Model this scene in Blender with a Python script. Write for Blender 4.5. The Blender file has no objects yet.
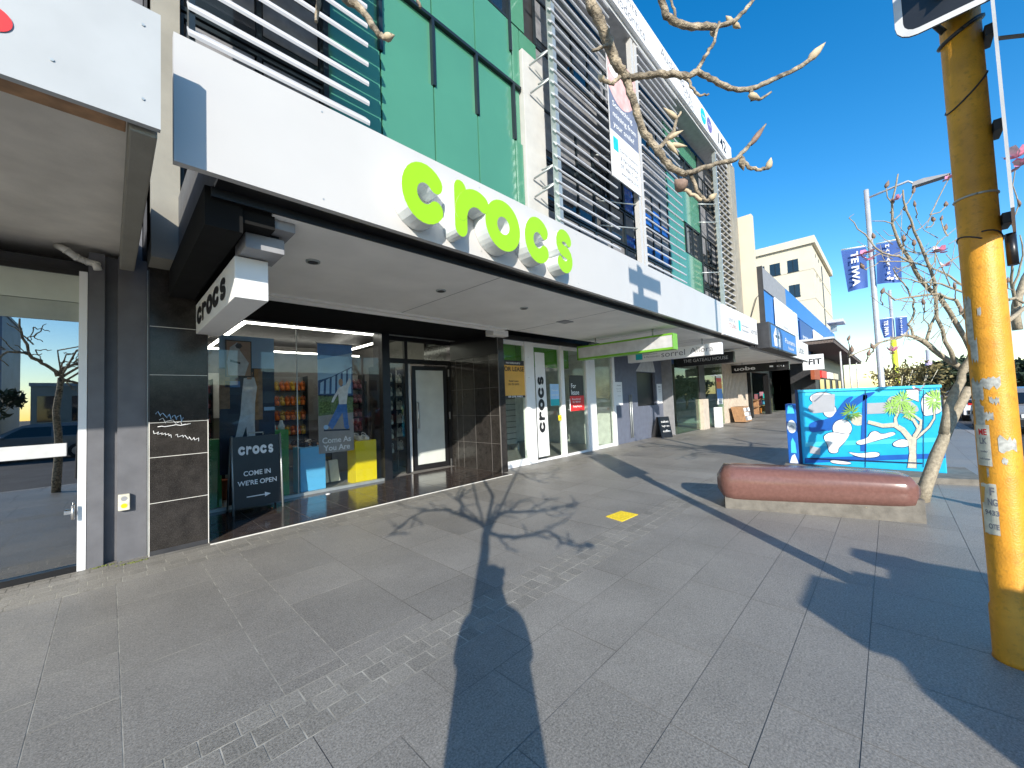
import bpy, bmesh, math, random
from mathutils import Vector as V, Matrix
random.seed(7)
SC = bpy.context.scene
COL = SC.collection
PI = math.pi
# ------------------------------------------------------------------ camera model
F, CX, CY, H = 390.0, 512.0, 384.0, 1.55
Xc = V((378, 2, F)).normalized()
Zc = V((170-CX, -8500-CY, F)).normalized()
Zc = (Zc - Xc*Zc.dot(Xc)).normalized()
Yc = Zc.cross(Xc)
if Yc.z < 0: Yc = -Yc
EYE = V((0, 0, H))
def cam2w(c): return V((Xc.dot(c), Yc.dot(c), Zc.dot(c)))
def ray(px, py): return cam2w(V((px-CX, py-CY, F)))
def U(px, py, X=None, Y=None, Z=None, D=None):
    "a point seen at a pixel, on a real plane of the place"
    r = ray(px, py)
    if X is not None: t = X/r.x
    elif Y is not None: t = Y/r.y
    elif Z is not None: t = (Z-H)/r.z
    else: t = D/F
    return EYE + r*t
AZ, EL = math.radians(47.4), math.radians(23)
SUNV = V((math.cos(AZ)*math.cos(EL), math.sin(AZ)*math.cos(EL), -math.sin(EL)))   # travel of light
# ------------------------------------------------------------------ materials
MATS = {}
def nodes(name):
    m = bpy.data.materials.new(name); m.use_nodes = True
    nt = m.node_tree; nt.nodes.clear()
    out = nt.nodes.new('ShaderNodeOutputMaterial')
    return m, nt, out
def N(nt, t, **kw):
    n = nt.nodes.new(t)
    for k, v in kw.items():
        if k in n.inputs: n.inputs[k].default_value = v
        else: setattr(n, k, v)
    return n
def c4(c): return (c[0], c[1], c[2], 1)
def mat(name, col, rough=.6, metal=0, var=.12, scale=6, bump=0, bscale=40, emit=0, spec=.5, coat=0, speck=None):
    if name in MATS: return MATS[name]
    m, nt, out = nodes(name)
    p = N(nt, 'ShaderNodeBsdfPrincipled', Roughness=rough, Metallic=metal)
    p.inputs['Specular IOR Level'].default_value = spec
    p.inputs['Coat Weight'].default_value = coat
    tc = N(nt, 'ShaderNodeTexCoord')
    no = N(nt, 'ShaderNodeTexNoise', Scale=scale, Detail=6)
    nt.links.new(tc.outputs['Object'], no.inputs['Vector'])
    mx = N(nt, 'ShaderNodeMix', data_type='RGBA')
    mx.inputs[6].default_value = c4([max(0, x*(1-var)) for x in col]); mx.inputs[7].default_value = c4([min(1, x*(1+var)) for x in col])
    rp = N(nt, 'ShaderNodeMapRange'); rp.inputs[1].default_value = .3; rp.inputs[2].default_value = .7
    nt.links.new(no.outputs['Fac'], rp.inputs[0]); nt.links.new(rp.outputs[0], mx.inputs[0])
    last = mx.outputs[2]
    if speck:
        sc, amt, scol = speck
        n2 = N(nt, 'ShaderNodeTexNoise', Scale=sc, Detail=2)
        nt.links.new(tc.outputs['Object'], n2.inputs['Vector'])
        r2 = N(nt, 'ShaderNodeMapRange'); r2.inputs[1].default_value = .55; r2.inputs[2].default_value = .72; r2.inputs[4].default_value = amt
        nt.links.new(n2.outputs['Fac'], r2.inputs[0])
        m2 = N(nt, 'ShaderNodeMix', data_type='RGBA'); m2.inputs[7].default_value = c4(scol)
        nt.links.new(last, m2.inputs[6]); nt.links.new(r2.outputs[0], m2.inputs[0]); last = m2.outputs[2]
    nt.links.new(last, p.inputs['Base Color'])
    if bump:
        nb = N(nt, 'ShaderNodeTexNoise', Scale=bscale, Detail=4)
        nt.links.new(tc.outputs['Object'], nb.inputs['Vector'])
        b = N(nt, 'ShaderNodeBump', Strength=bump, Distance=.01)
        nt.links.new(nb.outputs['Fac'], b.inputs['Height']); nt.links.new(b.outputs[0], p.inputs['Normal'])
    if emit:
        p.inputs['Emission Color'].default_value = c4(col); p.inputs['Emission Strength'].default_value = emit
    nt.links.new(p.outputs[0], out.inputs[0])
    MATS[name] = m; return m
def glass(name, tint, refl=.06, rough=0.0, pw=1.0):
    if name in MATS: return MATS[name]
    m, nt, out = nodes(name)
    tr = N(nt, 'ShaderNodeBsdfTransparent'); tr.inputs[0].default_value = c4(tint)
    gl = N(nt, 'ShaderNodeBsdfGlossy', Roughness=rough)
    lw = N(nt, 'ShaderNodeLayerWeight', Blend=.5); fr = N(nt, 'ShaderNodeMath', operation='POWER'); fr.inputs[1].default_value = 5
    nt.links.new(lw.outputs['Facing'], fr.inputs[0])
    ad = N(nt, 'ShaderNodeMath', operation='MULTIPLY_ADD'); ad.inputs[1].default_value = pw; ad.inputs[2].default_value = refl
    nt.links.new(fr.outputs[0], ad.inputs[0])
    mx = N(nt, 'ShaderNodeMixShader')
    nt.links.new(ad.outputs[0], mx.inputs[0]); nt.links.new(tr.outputs[0], mx.inputs[1]); nt.links.new(gl.outputs[0], mx.inputs[2])
    nt.links.new(mx.outputs[0], out.inputs[0]); MATS[name] = m; return m
def paving_mat(name, col, rough, var, speckcol):
    m, nt, out = nodes(name)
    p = N(nt, 'ShaderNodeBsdfPrincipled', Roughness=rough)
    geo = N(nt, 'ShaderNodeNewGeometry'); at = N(nt, 'ShaderNodeAttribute', attribute_name='tone')
    big = N(nt, 'ShaderNodeTexNoise', Scale=.9, Detail=7, Roughness=.65); sp = N(nt, 'ShaderNodeTexNoise', Scale=95, Detail=3, Roughness=.8)
    md = N(nt, 'ShaderNodeTexNoise', Scale=22, Detail=3)
    st = N(nt, 'ShaderNodeTexVoronoi', Scale=2.3); st.inputs['Randomness'].default_value = 1
    for n in (big, sp, md, st): nt.links.new(geo.outputs['Position'], n.inputs['Vector'])
    def ma(a, k, b):     # a*k + b
        n = N(nt, 'ShaderNodeMath', operation='MULTIPLY_ADD'); nt.links.new(a, n.inputs[0]); n.inputs[1].default_value = k
        if isinstance(b, float): n.inputs[2].default_value = b
        else: nt.links.new(b, n.inputs[2])
        return n.outputs[0]
    v = ma(at.outputs['Fac'], var, 1.0-var/2)
    v = ma(big.outputs['Fac'], .8, ma(v, 1.0, -.4))
    v = ma(sp.outputs['Fac'], 2.6, ma(v, 1.0, -1.3))
    v = ma(md.outputs['Fac'], .35, ma(v, 1.0, -.175))
    spot = N(nt, 'ShaderNodeMapRange'); spot.inputs[1].default_value = .012; spot.inputs[2].default_value = .03; spot.inputs[3].default_value = -.4; spot.inputs[4].default_value = 0
    nt.links.new(st.outputs['Distance'], spot.inputs[0])
    v2 = N(nt, 'ShaderNodeMath', operation='ADD'); nt.links.new(v, v2.inputs[0]); nt.links.new(spot.outputs[0], v2.inputs[1])
    mx = N(nt, 'ShaderNodeMix', data_type='RGBA', clamp_factor=False); mx.inputs[6].default_value = (0, 0, 0, 1); mx.inputs[7].default_value = c4(col)
    nt.links.new(v2.outputs[0], mx.inputs[0]); nt.links.new(mx.outputs[2], p.inputs['Base Color'])
    rr = ma(big.outputs['Fac'], .25, rough-.12); nt.links.new(rr, p.inputs['Roughness'])
    b = N(nt, 'ShaderNodeBump', Strength=.35, Distance=.004); nt.links.new(sp.outputs['Fac'], b.inputs['Height']); nt.links.new(b.outputs[0], p.inputs['Normal'])
    nt.links.new(p.outputs[0], out.inputs[0]); return m

M = dict(
 white=mat('white_panel', (.535, .52, .50), .35, var=.02, scale=2),
 soffit=mat('soffit_paint', (.84, .82, .78), .6, var=.08, scale=1.5),
 leftsoffit=mat('bare_soffit', (.70, .65, .58), .8, var=.12, scale=3, bump=.2),
 concrete=mat('painted_concrete', (.27, .255, .215), .8, var=.1, scale=3, bump=.15),
 concrete2=mat('grey_concrete', (.50, .49, .46), .8, var=.08, scale=3, bump=.1),
 blackstone=mat('black_granite', (.024, .021, .019), .16, var=.35, scale=9, speck=(260, .35, (.22, .21, .19)), spec=.35),
 grout=mat('pale_grout', (.62, .60, .55), .8), joint=mat('sand_joint', (.20, .188, .168), .9, var=.5, scale=1.3), dimgrout=mat('dim_grout', (.16, .15, .14), .8),
 black=mat('black_paint', (.012, .012, .013), .35, var=.2),
 dark=mat('charcoal_panel', (.035, .035, .038), .5, var=.2),
 grey=mat('dark_grey_wall', (.13, .145, .19), .6, var=.1),
 midgrey=mat('mid_grey', (.28, .28, .29), .6),
 lightgrey=mat('light_grey', (.55, .55, .55), .5),
 green_panel=mat('green_glass_panel', (.072, .245, .155), .12, var=.05, scale=1, spec=.7, coat=.3),
 mullion=mat('dark_mullion', (.012, .02, .025), .4),
 louvre=mat('louvre_metal', (.58, .58, .60), .35, metal=.0, var=.04),
 galv=mat('galvanised', (.45, .48, .47), .45, metal=.6),
 steel=mat('brushed_steel', (.6, .6, .6), .3, metal=.9),
 lime=mat('lime_green', (.29, .57, .01), .35, var=.02),
 limesign=mat('lime_frame', (.17, .42, .03), .4, var=.03),
 shopgreen=mat('shop_green', (.12, .36, .04), .6, var=.05),
 letterside=mat('letter_side', (.74, .78, .76), .4, var=.03),
 yellowpole=mat('yellow_paint', (.70, .31, .022), .45, var=.18, scale=7, bump=.25, bscale=130, speck=(38, .55, (.42, .19, .02))),
 peel=mat('peeled_sticker', (.42, .42, .38), .8, var=.35, scale=40),
 paper=mat('paper', (.62, .59, .48), .85, var=.25, scale=22),
 pink=mat('pink_granite', (.19, .092, .074), .2, var=.12, scale=25, speck=(120, .35, (.12, .06, .05)), spec=.5),
 plinth=mat('plinth_concrete', (.17, .155, .13), .85, var=.25, scale=9, bump=.4, speck=(90, .5, (.2, .17, .13))),
 muralblue=mat('mural_blue', (.02, .47, .80), .4, var=.06),
 muralcyan=mat('mural_cyan', (.08, .62, .86), .4, var=.05),
 muraldeep=mat('mural_deep_blue', (.015, .12, .48), .4, var=.08),
 muralnavy=mat('mural_navy', (.01, .03, .10), .4),
 muralwhite=mat('mural_white', (.82, .83, .82), .4, var=.03),
 muralgrey=mat('mural_grey', (.46, .47, .50), .4, var=.05),
 muralbark=mat('mural_bark', (.62, .58, .46), .5, var=.15, scale=30),
 murallime=mat('mural_lime', (.36, .66, .12), .5, var=.15),
 muralolive=mat('mural_olive', (.20, .40, .05), .5, var=.15),
 bark=mat('bark', (.33, .27, .19), .85, var=.65, scale=30, bump=1, bscale=110, speck=(18, .9, (.06, .048, .035))),
 darkbark=mat('grey_bark', (.33, .28, .20), .85, var=.3, scale=30, bump=.6, bscale=70, speck=(80, .35, (.46, .41, .32))),
 bud=mat('bud', (.24, .16, .12), .8, var=.3, scale=40),
 palebud=mat('pale_bud', (.50, .40, .26), .8, var=.25, scale=40),
 petal=mat('petal', (.72, .25, .38), .6, var=.3, scale=25),
 petalpale=mat('petal_pale', (.80, .55, .60), .6, var=.2, scale=25),
 tactile=mat('tactile_yellow', (.85, .62, .03), .6, var=.15, scale=30),
 tan=mat('tan_render', (.62, .55, .42), .8, var=.06, scale=1),
 cream=mat('cream_render', (.66, .60, .46), .8, var=.05, scale=.6),
 bluewall=mat('blue_cladding', (.025, .17, .50), .45, var=.06, scale=.8),
 navy=mat('navy_panel', (.03, .09, .27), .5, var=.06),
 banner=mat('banner_cloth', (.045, .11, .36), .7, var=.12, scale=3),
 white2=mat('sign_white', (.83, .83, .82), .45, var=.02),
 blacktxt=mat('black_lettering', (.015, .015, .017), .5),
 greytxt=mat('grey_lettering', (.22, .22, .24), .5),
 whitetxt=mat('white_lettering', (.85, .85, .85), .5, var=.02),
 greentxt=mat('pale_green_lettering', (.25, .58, .2), .5),
 teal=mat('teal_print', (.02, .48, .52), .5), violet=mat('violet_print', (.17, .15, .38), .5),
 red=mat('red_print', (.75, .03, .03), .45, var=.04), orange=mat('orange_board', (.72, .39, .07), .5, var=.05),
 skyprint=mat('sky_print', (.40, .64, .92), .5, var=.1, scale=3), deepprint=mat('deep_print', (.10, .30, .70), .5, var=.1),
 darkprint=mat('dark_print', (.02, .03, .06), .4, var=.3, scale=5), skinprint=mat('skin_print', (.55, .33, .22), .5),
 whiteprint=mat('white_print', (.84, .84, .86), .5, var=.15, scale=12), jeans=mat('jeans_print', (.07, .2, .55), .5, var=.2, scale=18),
 leafprint=mat('leaf_print', (.13, .20, .06), .6, var=.7, scale=30), floorprint=mat('floor_print', (.72, .70, .68), .6),
 bluebox=mat('light_blue_paint', (.13, .50, .82), .5, var=.03), yellowbox=mat('yellow_gloss', (.85, .66, .01), .4, var=.03),
 greenbox=mat('green_gloss', (.07, .34, .06), .45, var=.06),
 slat=mat('slatwall', (.42, .42, .40), .6), floor=mat('shop_floor', (.22, .21, .20), .4, var=.15), wallint=mat('interior_wall', (.20, .19, .175), .7),
 bright=mat('interior_white', (.72, .72, .68), .6),
 ceil=mat('black_ceiling', (.012, .012, .012), .95, spec=.15),
 lamp=mat('light_strip', (1, .95, .84), .5, emit=6, var=0),
 lampw=mat('warm_lamp', (1, .62, .25), .5, emit=9, var=0),
 clogw=mat('white_clog', (.66, .65, .62), .6, var=.2), clogo=mat('orange_clog', (.78, .20, .03), .5, var=.2), clogy=mat('yellow_clog', (.75, .50, .06), .5), clogp=mat('plum_clog', (.26, .10, .12), .6), clogk=mat('dark_clog', (.05, .05, .06), .6),
 timber=mat('timber', (.36, .20, .10), .6, var=.3, scale=12), beige=mat('beige_stone', (.55, .47, .38), .7),
 curtain=mat('ribbed_panel', (.42, .37, .32), .7, var=.15),
 asphalt=mat('asphalt', (.055, .055, .058), .85, var=.3, scale=1.2, bump=.4, bscale=90),
 kerb=mat('kerb_stone', (.30, .29, .28), .8, var=.2, scale=8),
 farpave=mat('pavers_far', (.24, .23, .22), .8, var=.2, scale=4),
 line=mat('road_paint', (.75, .75, .72), .7),
 rubber=mat('tyre_rubber', (.02, .02, .02), .8), chrome=mat('rim_metal', (.55, .55, .57), .3, metal=.9),
 carwhite=mat('car_paint_white', (.75, .75, .75), .25, coat=.8, var=.02), carred=mat('car_paint_red', (.45, .03, .03), .25, coat=.8, var=.02), cargrey=mat('car_paint_grey', (.16, .17, .19), .25, coat=.8, var=.02), carblue=mat('car_paint_blue', (.05, .12, .32), .25, coat=.8, var=.02),
 carglass=mat('car_glass', (.01, .012, .015), .05, spec=.8), lens=mat('lamp_lens', (.75, .75, .75), .1), tail=mat('tail_lens', (.5, .02, .02), .2),
 skin=mat('skin', (.55, .34, .25), .6), coat=mat('dark_coat', (.03, .03, .035), .85, var=.3), hair=mat('hair', (.02, .015, .012), .6),
 leafA=mat('olive_leaf', (.16, .13, .045), .7, var=.6, scale=2.5), leafB=mat('dark_leaf', (.028, .045, .02), .7, var=.6, scale=2), leafC=mat('fresh_leaf', (.06, .11, .03), .7, var=.5, scale=2),
 dry=mat('dry_weed', (.50, .38, .16), .9), moss=mat('moss', (.14, .16, .04), .95),
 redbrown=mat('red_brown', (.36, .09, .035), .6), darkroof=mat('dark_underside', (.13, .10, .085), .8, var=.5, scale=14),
 pvc=mat('pvc_pipe', (.66, .64, .58), .5),
 lamppole=mat('lamp_grey', (.52, .53, .56), .45, metal=.3), yellowgreen=mat('yellow_green_wrap', (.62, .72, .04), .5), lilac=mat('lilac_wrap', (.55, .45, .62), .5),
 smile=mat('pale_pink_print', (.78, .45, .42), .5, var=.25, scale=4), teeth=mat('tooth_print', (.80, .74, .70), .5), slateprint=mat('slate_print', (.18, .20, .27), .5),
 blind=mat('window_blind', (.20, .20, .21), .7, var=.2),
 towerblue=mat('far_tower_cladding', (.16, .20, .28), .5, var=.15, scale=.5),
 lowbrick=mat('low_shop_wall', (.30, .26, .22), .8, var=.15, scale=.7),
 dirt=mat('litter_white', (.8, .8, .8), .6),
)
M['glass'] = glass('clear_shop_glass', (.93, .97, .94), .03, pw=.7)
M['glassdark'] = glass('dim_shop_glass', (.90, .92, .92), .035, pw=.7)
M['glassmirror'] = glass('reflective_glass', (.48, .50, .50), .46)
M['glassup'] = mat('office_glass', (.012, .02, .028), .04, spec=.9, var=.05)
M['glassblue'] = mat('blue_office_glass', (.02, .10, .42), .08, spec=.6, var=.3, scale=.8)
M['pave'] = paving_mat('granite_paving', (.252, .236, .210), .48, .24, None)
M['sett'] = paving_mat('sett_paving', (.25, .234, .205), .55, .22, None)
M['tile'] = mat('polished_entry_tile', (.055, .042, .036), .13, var=.35, scale=9, speck=(170, .35, (.18, .14, .11)))

# ------------------------------------------------------------------ mesh builder
PIECES = {'bracket', 'blind', 'hinge', 'side_panel', 'shelf', 'eye', 'window', 'bumper', 'hanger', 'mounting_clamp', 'spandrel', 'cable', 'cable_tie', 'vent', 'foot', 'roof_plant', 'panel_frame', 'ear', 'leg', 'window_rail', 'slot'}
class MB:
    def __init__(s): s.v = []; s.f = []; s.mi = []; s.sm = []; s.tone = []
    def add(s, vs, fs, mi=0, smooth=False, tone=.5):
        b = len(s.v); s.v += [V(v) for v in vs]
        for f in fs: s.f.append([b+i for i in f]); s.mi.append(mi); s.sm.append(smooth); s.tone.append(tone)
        return s
    def box(s, x0, x1, y0, y1, z0, z1, mi=0, tone=.5):
        x0, x1 = min(x0, x1), max(x0, x1); y0, y1 = min(y0, y1), max(y0, y1); z0, z1 = min(z0, z1), max(z0, z1)
        return s.add([(x0,y0,z0),(x1,y0,z0),(x1,y1,z0),(x0,y1,z0),(x0,y0,z1),(x1,y0,z1),(x1,y1,z1),(x0,y1,z1)],
                     [(0,3,2,1),(4,5,6,7),(0,1,5,4),(1,2,6,5),(2,3,7,6),(3,0,4,7)], mi, tone=tone)
    def bbox(s, x0, x1, y0, y1, z0, z1, r=.01, mi=0):      # box with chamfered edges
        bm = bmesh.new(); bmesh.ops.create_cube(bm, size=1)
        for v in bm.verts: v.co = V((x0+(v.co.x+.5)*(x1-x0), y0+(v.co.y+.5)*(y1-y0), z0+(v.co.z+.5)*(z1-z0)))
        bmesh.ops.bevel(bm, geom=bm.edges[:], offset=r, segments=2, affect='EDGES', profile=.6)
        return s.bm(bm, mi)
    def bm(s, bm, mi=0, smooth=False):
        bm.verts.index_update(); vs = [v.co.copy() for v in bm.verts]; fs = [[v.index for v in f.verts] for f in bm.faces]
        bm.free(); return s.add(vs, fs, mi, smooth)
    def obox(s, o, a, b, c, mi=0):                      # oriented box: corner o, edge vectors a,b,c
        o, a, b, c = V(o), V(a), V(b), V(c)
        return s.add([o, o+a, o+a+b, o+b, o+c, o+a+c, o+a+b+c, o+b+c], [(0,3,2,1),(4,5,6,7),(0,1,5,4),(1,2,6,5),(2,3,7,6),(3,0,4,7)], mi)
    def quad(s, a, b, c, d, mi=0): return s.add([a, b, c, d], [(0, 1, 2, 3)], mi)
    def poly(s, pts, mi=0): return s.add(pts, [tuple(range(len(pts)))], mi)
    def prism(s, pts, vec, mi=0, mside=None):
        n = len(pts); pts = [V(p) for p in pts]; vec = V(vec); ms = mi if mside is None else mside
        s.add(pts, [tuple(range(n))[::-1]], mi); s.add([p+vec for p in pts], [tuple(range(n))], mi)
        return s.add(pts+[p+vec for p in pts], [(i, (i+1) % n, n+(i+1) % n, n+i) for i in range(n)], ms)
    def tube(s, pts, rad, n=8, mi=0, cap=True, knob=0):
        pts = [V(p) for p in pts]; m = len(pts)
        if not isinstance(rad, (list, tuple)): rad = [rad]*m
        vs = []; t0 = (pts[1]-pts[0]).normalized(); u = t0.orthogonal().normalized()
        for i in range(m):
            t = ((pts[min(i+1, m-1)]-pts[max(i-1, 0)])).normalized()
            u = (u - t*u.dot(t)).normalized(); w = t.cross(u)
            for k in range(n):
                a = 2*PI*k/n; r = rad[i]*(1+(random.uniform(-knob, knob) if knob else 0)); vs.append(pts[i]+u*math.cos(a)*r+w*math.sin(a)*r)
        fs = [(i*n+k, i*n+(k+1) % n, (i+1)*n+(k+1) % n, (i+1)*n+k) for i in range(m-1) for k in range(n)]
        s.add(vs, fs, mi, True)
        if cap: s.add(vs[:n], [tuple(range(n))[::-1]], mi); s.add(vs[-n:], [tuple(range(n))], mi)
        return s
    def cyl(s, a, b, r, n=16, mi=0, r2=None): return s.tube([a, b], [r, r if r2 is None else r2], n, mi)
    def ell(s, c, rx, ry, rz, mi=0, nu=10, nv=6, rot=None):
        vs = []; c = V(c)
        for j in range(nv+1):
            th = PI*j/nv
            for i in range(nu):
                ph = 2*PI*i/nu; p = V((rx*math.sin(th)*math.cos(ph), ry*math.sin(th)*math.sin(ph), rz*math.cos(th)))
                vs.append(c + (rot @ p if rot else p))
        fs = [(j*nu+i, (j+1)*nu+i, (j+1)*nu+(i+1) % nu, j*nu+(i+1) % nu) for j in range(nv) for i in range(nu)]
        return s.add(vs, fs, mi, True)
    def islands(s):
        "the separate pieces collected so far, each as a builder of its own"
        key = {}; p = list(range(len(s.v)))
        def root(a):
            while p[a] != a: p[a] = p[p[a]]; a = p[a]
            return a
        for i, v in enumerate(s.v):
            k = (round(v.x, 5), round(v.y, 5), round(v.z, 5))
            if k in key: p[root(i)] = root(key[k])
            else: key[k] = i
        for f in s.f:
            for a in f[1:]: p[root(a)] = root(f[0])
        out = {}
        for f, m, sm, t in zip(s.f, s.mi, s.sm, s.tone):
            b = out.setdefault(root(f[0]), MB()); b.add([s.v[i] for i in f], [tuple(range(len(f)))], m, sm, t)
        return list(out.values())
    def build(s, name, mats, parent=None, label=None):
        if name in PIECES and parent:
            isl = s.islands()
            if len(isl) > 1: return [b.build(name, mats, parent, label) for b in isl][0]
        if not isinstance(mats, (list, tuple)): mats = [mats]
        o0 = wloc(parent) if parent else V((0, 0, 0))
        me = bpy.data.meshes.new(name)
        me.from_pydata([v-o0 for v in s.v], [], s.f)
        for m in mats: me.materials.append(M[m] if isinstance(m, str) else m)
        me.polygons.foreach_set('material_index', s.mi); me.polygons.foreach_set('use_smooth', s.sm)
        if any(t != .5 for t in s.tone):
            at = me.attributes.new('tone', 'FLOAT', 'FACE'); at.data.foreach_set('value', s.tone)
        bm = bmesh.new(); bm.from_mesh(me); bmesh.ops.remove_doubles(bm, verts=bm.verts, dist=1e-6)
        bm.to_mesh(me); bm.free(); me.update()
        o = bpy.data.objects.new(name, me); COL.objects.link(o)
        if parent: o.parent = parent
        if label: o['label'] = label
        return o
def wloc(o):
    p = V((0, 0, 0))
    while o: p += V(o.location); o = o.parent
    return p
def tag(o, label=None, cat=None, group=None, kind=None):
    if label: o['label'] = label
    if cat: o['category'] = cat
    if group: o['group'] = group
    if kind: o['kind'] = kind
    return o
def thing(name, loc, label, cat, group=None):
    o = bpy.data.objects.new(name, None); o.empty_display_size = .1; COL.objects.link(o); o.location = loc
    return tag(o, label, cat, group)
def kids(o): return [c for c in o.children]
def dup(root, loc, label=None, rz=None):
    r = root.copy(); COL.objects.link(r); r.location = loc
    if rz is not None: r.rotation_euler = (0, 0, rz)
    if label: r['label'] = label
    for ch in kids(root):
        c = ch.copy(); COL.objects.link(c); c.parent = r
        for g in kids(ch):
            d = g.copy(); COL.objects.link(d); d.parent = c
    return r
def struct(name, mb, mats, label): return tag(mb.build(name, mats), label, 'setting', kind='structure')
# ------------------------------------------------------------------ lettering
_tc = {}
def glyphs(s, bold):
    k = (s, bold)
    if k in _tc: return _tc[k]
    cu = bpy.data.curves.new('txt', 'FONT'); cu.body = s; cu.size = 1; cu.offset = bold; cu.resolution_u = 4
    o = bpy.data.objects.new('txt', cu); COL.objects.link(o)
    dg = bpy.context.evaluated_depsgraph_get(); dg.update()
    me = o.evaluated_get(dg).to_mesh()
    vs = [v.co.copy() for v in me.vertices]; fs = [tuple(p.vertices) for p in me.polygons]
    o.evaluated_get(dg).to_mesh_clear(); COL.objects.unlink(o); bpy.data.objects.remove(o); bpy.data.curves.remove(cu)
    _tc[k] = (vs, fs); return _tc[k]
def write(mb, s, o, right, up, width=None, height=None, bold=0.0, mi=0, align='c', lift=.004):
    vs, fs = glyphs(s, bold)
    if not vs: return mb
    x0 = min(v.x for v in vs); x1 = max(v.x for v in vs); y0 = min(v.y for v in vs); y1 = max(v.y for v in vs)
    right, up, o = V(right).normalized(), V(up).normalized(), V(o); nrm = right.cross(up)
    sx = (width/(x1-x0)) if width else None; sy = (height/(y1-y0)) if height else None
    sx = sx or sy; sy = sy or sx
    ox = (x0+x1)/2 if align == 'c' else x0
    return mb.add([o + right*((v.x-ox)*sx) + up*((v.y-(y0+y1)/2)*sy) + nrm*lift for v in vs], fs, mi)
RX, UZ, LY = (1, 0, 0), (0, 0, 1), (0, -1, 0)
def stroke(pts, w, ncap=8):
    "closed outline of a round-ended stroke along 2D pts"
    n = len(pts); L = []; R = []
    for i in range(n):
        a = pts[max(i-1, 0)]; b = pts[min(i+1, n-1)]; dx, dy = b[0]-a[0], b[1]-a[1]; l = math.hypot(dx, dy); nx, ny = -dy/l, dx/l
        L.append((pts[i][0]+nx*w, pts[i][1]+ny*w)); R.append((pts[i][0]-nx*w, pts[i][1]-ny*w))
    def cap(p, q):
        a0 = math.atan2(q[1]-p[1], q[0]-p[0]); return [(p[0]+w*math.cos(a0-PI*k/ncap), p[1]+w*math.sin(a0-PI*k/ncap)) for k in range(1, ncap)]
    return L + cap(pts[-1], L[-1]) + R[::-1] + cap(pts[0], R[0])
def arc(cx, cy, r, a0, a1, n=20): return [(cx+r*math.cos(math.radians(a0+(a1-a0)*i/n)), cy+r*math.sin(math.radians(a0+(a1-a0)*i/n))) for i in range(n+1)]
W_ = .163; RC = .5-W_
LET = {'c': [arc(.5, .5, RC, 42, 318)], 'r': [[(.17, .155), (.17, .5), (.17, .845)], arc(.60, .36, .43, 168, 62, 12)],
       's': [arc(.5, .68, .185, 30, 270, 12)+arc(.5, .31, .185, 90, -150, 12)[1:]]}
def letter(mb, ch, o, right, up, w, h, depth, mi_f=0, mi_s=1):
    right, up, o = V(right), V(up), V(o); nrm = right.cross(up)
    P = lambda p, d: o + right*(p[0]*w) + up*(p[1]*h) + nrm*d
    if ch == 'o':
        n = 36; A = [(.5+.5*math.cos(2*PI*i/n), .5+.5*math.sin(2*PI*i/n)) for i in range(n)]; B = [(.5+(.5-2*W_)*math.cos(2*PI*i/n), .5+(.5-2*W_)*math.sin(2*PI*i/n)) for i in range(n)]
        for i in range(n):
            j = (i+1) % n
            mb.quad(P(A[i], depth), P(A[j], depth), P(B[j], depth), P(B[i], depth), mi_f)
            mb.quad(P(A[i], 0), P(A[j], 0), P(A[j], depth), P(A[i], depth), mi_s); mb.quad(P(B[j], 0), P(B[i], 0), P(B[i], depth), P(B[j], depth), mi_s)
        return mb
    for q, st in enumerate(LET[ch]):
        w_ = .142 if ch == 's' else W_; st = [((x-.5)*1.4+.5, y) for x, y in st] if ch == 's' else st; d = depth + .002*q; n = len(st); ol = stroke(st, w_); nc = 7
        Lf, Rt = ol[:n], ol[n+nc:n+nc+n][::-1]
        for i in range(n-1): mb.quad(P(Rt[i], d), P(Rt[i+1], d), P(Lf[i+1], d), P(Lf[i], d), mi_f)
        mb.poly([P(p, d) for p in ([Lf[-1]]+ol[n:n+nc]+[Rt[-1]])][::-1], mi_f); mb.poly([P(p, d) for p in ([Rt[0]]+ol[2*n+nc:]+[Lf[0]])][::-1], mi_f)
        m_ = len(ol)
        for i in range(m_): j = (i+1) % m_; mb.quad(P(ol[j], 0), P(ol[i], 0), P(ol[i], d), P(ol[j], d), mi_s)
    return mb
def logo(mb, o, right, up, width, height, mi=0, lift=.004):
    x = 0; o = V(o); right, up = V(right), V(up); unit = width/4.75
    nrm = right.cross(up)
    for ch in 'crocs':
        w = {'r': .78, 's': .9}.get(ch, 1.0)
        letter(mb, ch, o+right*(x*unit)+nrm*lift, right, up, unit*w*.97, height, .002, mi, mi); x += w*.97+.07
    return mb
# =================================================================== SETTING
YT = 5.55
struct('ground', MB().quad((-900,-900,-.16),(900,-900,-.16),(900,900,-.16),(-900,900,-.16)), 'asphalt', 'wide dark ground sheet reaching the horizon')
rb = MB(); rb.quad((-200,-15,-.135),(300,-15,-.135),(300,-1.9,-.135),(-200,-1.9,-.135))
for i in range(-20, 40): rb.box(i*6, i*6+3, -8.5, -8.38, -.134, -.131, 1)
struct('road', rb, ['asphalt', 'line'], 'asphalt street with a dashed white centre line')
pv = MB()
def slabcols(x0, x1, y0, y1, ws, ls, g=.003):
    x = x0
    while x < x1:
        w = random.choice(ws); y = y0 - random.uniform(0, .5)
        while y < y1:
            l = random.choice(ls); a, b = max(y, y0), min(y+l, y1)
            if b-a > .03:
                dz = random.uniform(-.0003, .0003)
                pv.add([(x+g, a+g, dz), (x+w-g, a+g, dz), (x+w-g, b-g, dz), (x+g, b-g, dz)], [(0,1,2,3)], 0, tone=random.choice([random.uniform(0,1), random.uniform(.35,.65)]))
            y += l
        x += w
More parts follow.
